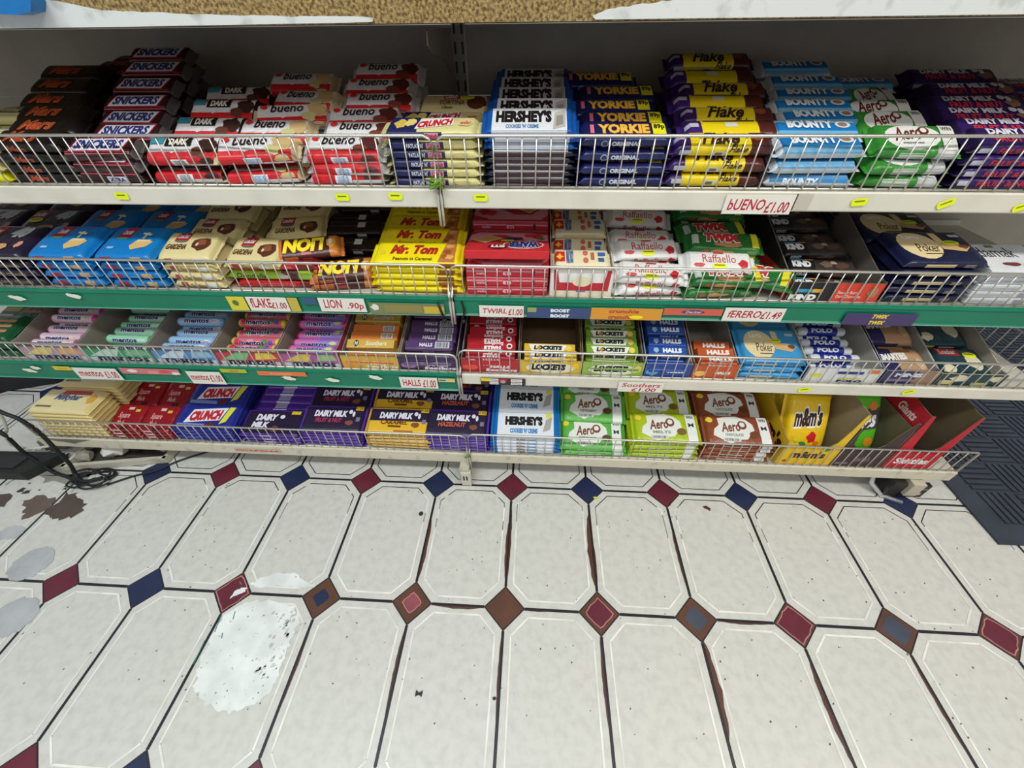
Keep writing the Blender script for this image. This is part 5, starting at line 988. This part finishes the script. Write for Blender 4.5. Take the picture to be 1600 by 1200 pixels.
# small yellow stickers
def ysticker(x, z, lev, lab, rz=.0, w=.0115):
    y = levels[lev][0]-.0042; mb = MB(); h = .0055
    pts = [(-w, -h*.3), (-w*.8, -h), (w*.8, -h), (w, -h*.4), (w, h*.4), (w*.8, h), (-w*.8, h), (-w, h*.5)]
    mb.prism(pts, 'y', -.0002, .0003, mat((226, 238, 20), 'paper')); mb.add([(a, -.0004, b) for a, b in ((-w*.65, h*.1), (w*.6, h*.1), (w*.6, h*.45), (-w*.65, h*.45))], [(0, 1, 2, 3)], mat((110, 120, 20), 'paper'))
    tag(mb.build('price_sticker', None, (x, y, z), (0, rz, 0), recalc=False), lab, 'price sticker', 'small yellow price stickers on the shelf edges')
for x, z, lev, l, rz in ((-.65, .713, 'top', 'first from the left on the top shelf edge', 0), (-.273, .714, 'top', 'second from the left on the top shelf edge', 0), (-.185, .716, 'top', 'just left of the top wire joint', 0), (-.047, .715, 'top', 'just right of the top wire joint', 0),
        (.535, .713, 'top', 'right of the handwritten label on the top shelf', -.1), (.662, .712, 'top', 'second from the right on the top shelf', -.45), (.774, .708, 'top', 'at the right edge of the top shelf', -.4), (.613, .349, 'third', 'left one on the right third shelf edge', -.2), (.82, .351, 'third', 'right one on the right third shelf edge', -.35)):
    ysticker(x, z, lev, 'small fluorescent yellow sticker, '+l, rz)
mb = MB(); mb.box(.4385, .4405, .0648, .0655, .700, .724, mat((60, 56, 52), 'paper')); mb.box(.4405, .463, .0649, .0655, .7, .724, mat((190, 184, 170), 'paper'))
tag(mb.build('card_scrap'), 'curled grey card scrap beside the top handwritten label', 'card')

# =================================================================== LEFT FLOOR CLUTTER
def cable(name, pts, r, m, lab, closed=False, grp=None):
    # smooth the path
    P_ = [Vector(p) for p in pts]; out = []
    for i in range(len(P_)-1):
        p0 = P_[max(0, i-1)]; p1 = P_[i]; p2 = P_[i+1]; p3 = P_[min(len(P_)-1, i+2)]
        for k in range(6):
            t = k/6; out.append(.5*((2*p1)+(-p0+p2)*t+(2*p0-5*p1+4*p2-p3)*t*t+(-p0+3*p1-3*p2+p3)*t**3))
    out.append(P_[-1]); mb = MB(); mb.tube(out, r, m, 8)
    return tag(mb.build(name), lab, 'cable', grp)
bk = mat((22, 24, 28), 'rubber'); wk = mat((206, 206, 190), 'rubber')
cable('cable', [(-1.26, -.02, .33), (-1.206, -.02, .255), (-1.181, -.02, .23), (-1.172, -.02, .184), (-1.186, -.02, .107), (-1.195, -.022, .05), (-1.20, -.03, .015), (-1.17, -.045, .007), (-1.13, -.03, .006)], .0048, bk, 'thick black cable running down past the left end of the rack')
cable('cable', [(-1.42, .02, .22), (-1.325, .0, .152), (-1.336, .0, .072), (-1.32, -.005, .02), (-1.28, -.02, .007), (-1.22, -.035, .006), (-1.17, -.055, .006)], .0048, bk, 'black cable hanging at the left edge and running to the coil')
coil = []
for q in range(46):
    a = q*.55; rr_ = .035+.010*math.sin(q*1.3); coil.append((-1.155+rr_*1.35*math.cos(a)+.012*math.sin(q*.33), -.035+rr_*.8*math.sin(a), .005+.0008*(q % 12)))
cable('cable', coil, .0024, bk, 'thin black cable coiled on the floor by the rack corner')
cable('cable', [(-1.10, -.05, .004), (-1.05, -.02, .004), (-1.0, .0, .004), (-.96, .035, .004), (-.9, .07, .004), (-.85, .10, .004)], .0026, bk, 'thin black cable trailing under the rack')
cable('cable', [(-1.29, .01, .26), (-1.283, .01, .209), (-1.32, .01, .15), (-1.346, .01, .126), (-1.363, .01, .08), (-1.313, .01, .074), (-1.262, .012, .083)], .0035, wk, 'white cable hooking round the left end of the rack')
mb = MB(); mb.prism([(-1.75, .02), (-1.33, .03), (-1.28, .03), (-1.335, -.045), (-1.75, -.05)], 'z', .002, .03, mat((26, 26, 26), 'rubber')); mb.prism([(-1.75, .0), (-1.36, .01), (-1.37, -.03), (-1.75, -.03)], 'z', .03, .034, mat((36, 36, 36), 'rubber'))
tag(mb.build('black_box'), 'flat black plastic box on the floor at the left edge', 'box')
mb = MB(); crm = mat((196, 190, 172), 'dirty')
def rim(a, b, h=.022, t=.010):
    a = Vector(a); b = Vector(b); d = (b-a).normalized(); n_ = Vector((-d.y, d.x))*t
    mb.prism([tuple(a), tuple(b), tuple(b+n_), tuple(a+n_)], 'z', .0025, h, crm)
rim((-1.26, -.012), (-.985, .03)); rim((-.985, .03), (-.975, .16)); rim((-.975, .16), (-1.24, .15)); rim((-1.25, .15), (-1.26, -.012))
mb.prism([(-1.255, -.01), (-.985, .032), (-.978, .155), (-1.245, .15)], 'z', .0015, .004, mat((70, 66, 60), 'dirty'))
tag(mb.build('plastic_tray'), 'broken cream tray on the floor under the left end of the rack', 'tray')
def lump(x, y, z, s_, c, lab, seed):
    bm = bmesh.new(); bmesh.ops.create_icosphere(bm, subdivisions=2, radius=1)
    for v in bm.verts:
        k = 1+.45*noise.noise(v.co*1.4+Vector((seed, 0, 0))); v.co = Vector((v.co.x*s_[0]*k, v.co.y*s_[1]*k, v.co.z*s_[2]*k))
    lo = min(v.co.z for v in bm.verts)
    for v in bm.verts: v.co.z -= lo
    me = bpy.data.meshes.new('lump'); bm.to_mesh(me); bm.free(); me.materials.append(mat(c, 'dirty'))
    tag(link('plaster_lump', me, None, (x, y, z)), lab, 'rubble', 'crumpled rubble under the rack')
lump(-1.15, .055, .0045, (.036, .028, .028), (206, 204, 194), 'largest crumpled white lump in the broken tray', 1)
lump(-1.02, .075, .0045, (.026, .02, .022), (204, 198, 180), 'small crumpled white lump at the right end of the tray', 2)
lump(-1.225, .03, .0045, (.022, .018, .016), (150, 146, 130), 'grey-green crumpled lump at the left end of the tray', 3)
lump(-1.34, .07, .0015, (.045, .03, .026), (110, 104, 94), 'dark grey crumpled lump left of the rack corner', 4)
lump(-1.19, .10, .0045, (.028, .022, .024), (26, 26, 26), 'black lump at the back left of the tray', 7)
lump(-1.12, .115, .0045, (.028, .02, .026), (30, 30, 30), 'black lump at the back of the tray', 8)
lump(-1.095, .07, .0045, (.02, .022, .026), (34, 34, 34), 'black lump in the tray beside the large white one', 5)
lump(-1.06, .08, .0045, (.02, .022, .024), (30, 30, 30), 'black lump in the tray beside the small white one', 6)
mb = MB(); mb.prism([(-2.1, .25), (-1.80, .28), (-1.62, .34), (-1.52, .46), (-1.7, .6), (-2.2, .5)], 'z', .002, .10, mat((20, 22, 28), 'rubber'))
mb.prism([(-2.0, .3), (-1.78, .31), (-1.66, .36), (-1.62, .44), (-1.8, .52), (-2.1, .46)], 'z', .10, .13, mat((26, 28, 34), 'rubber'))
tag(mb.build('black_bag'), 'black shape on the floor at the far left behind the rack', 'bag')
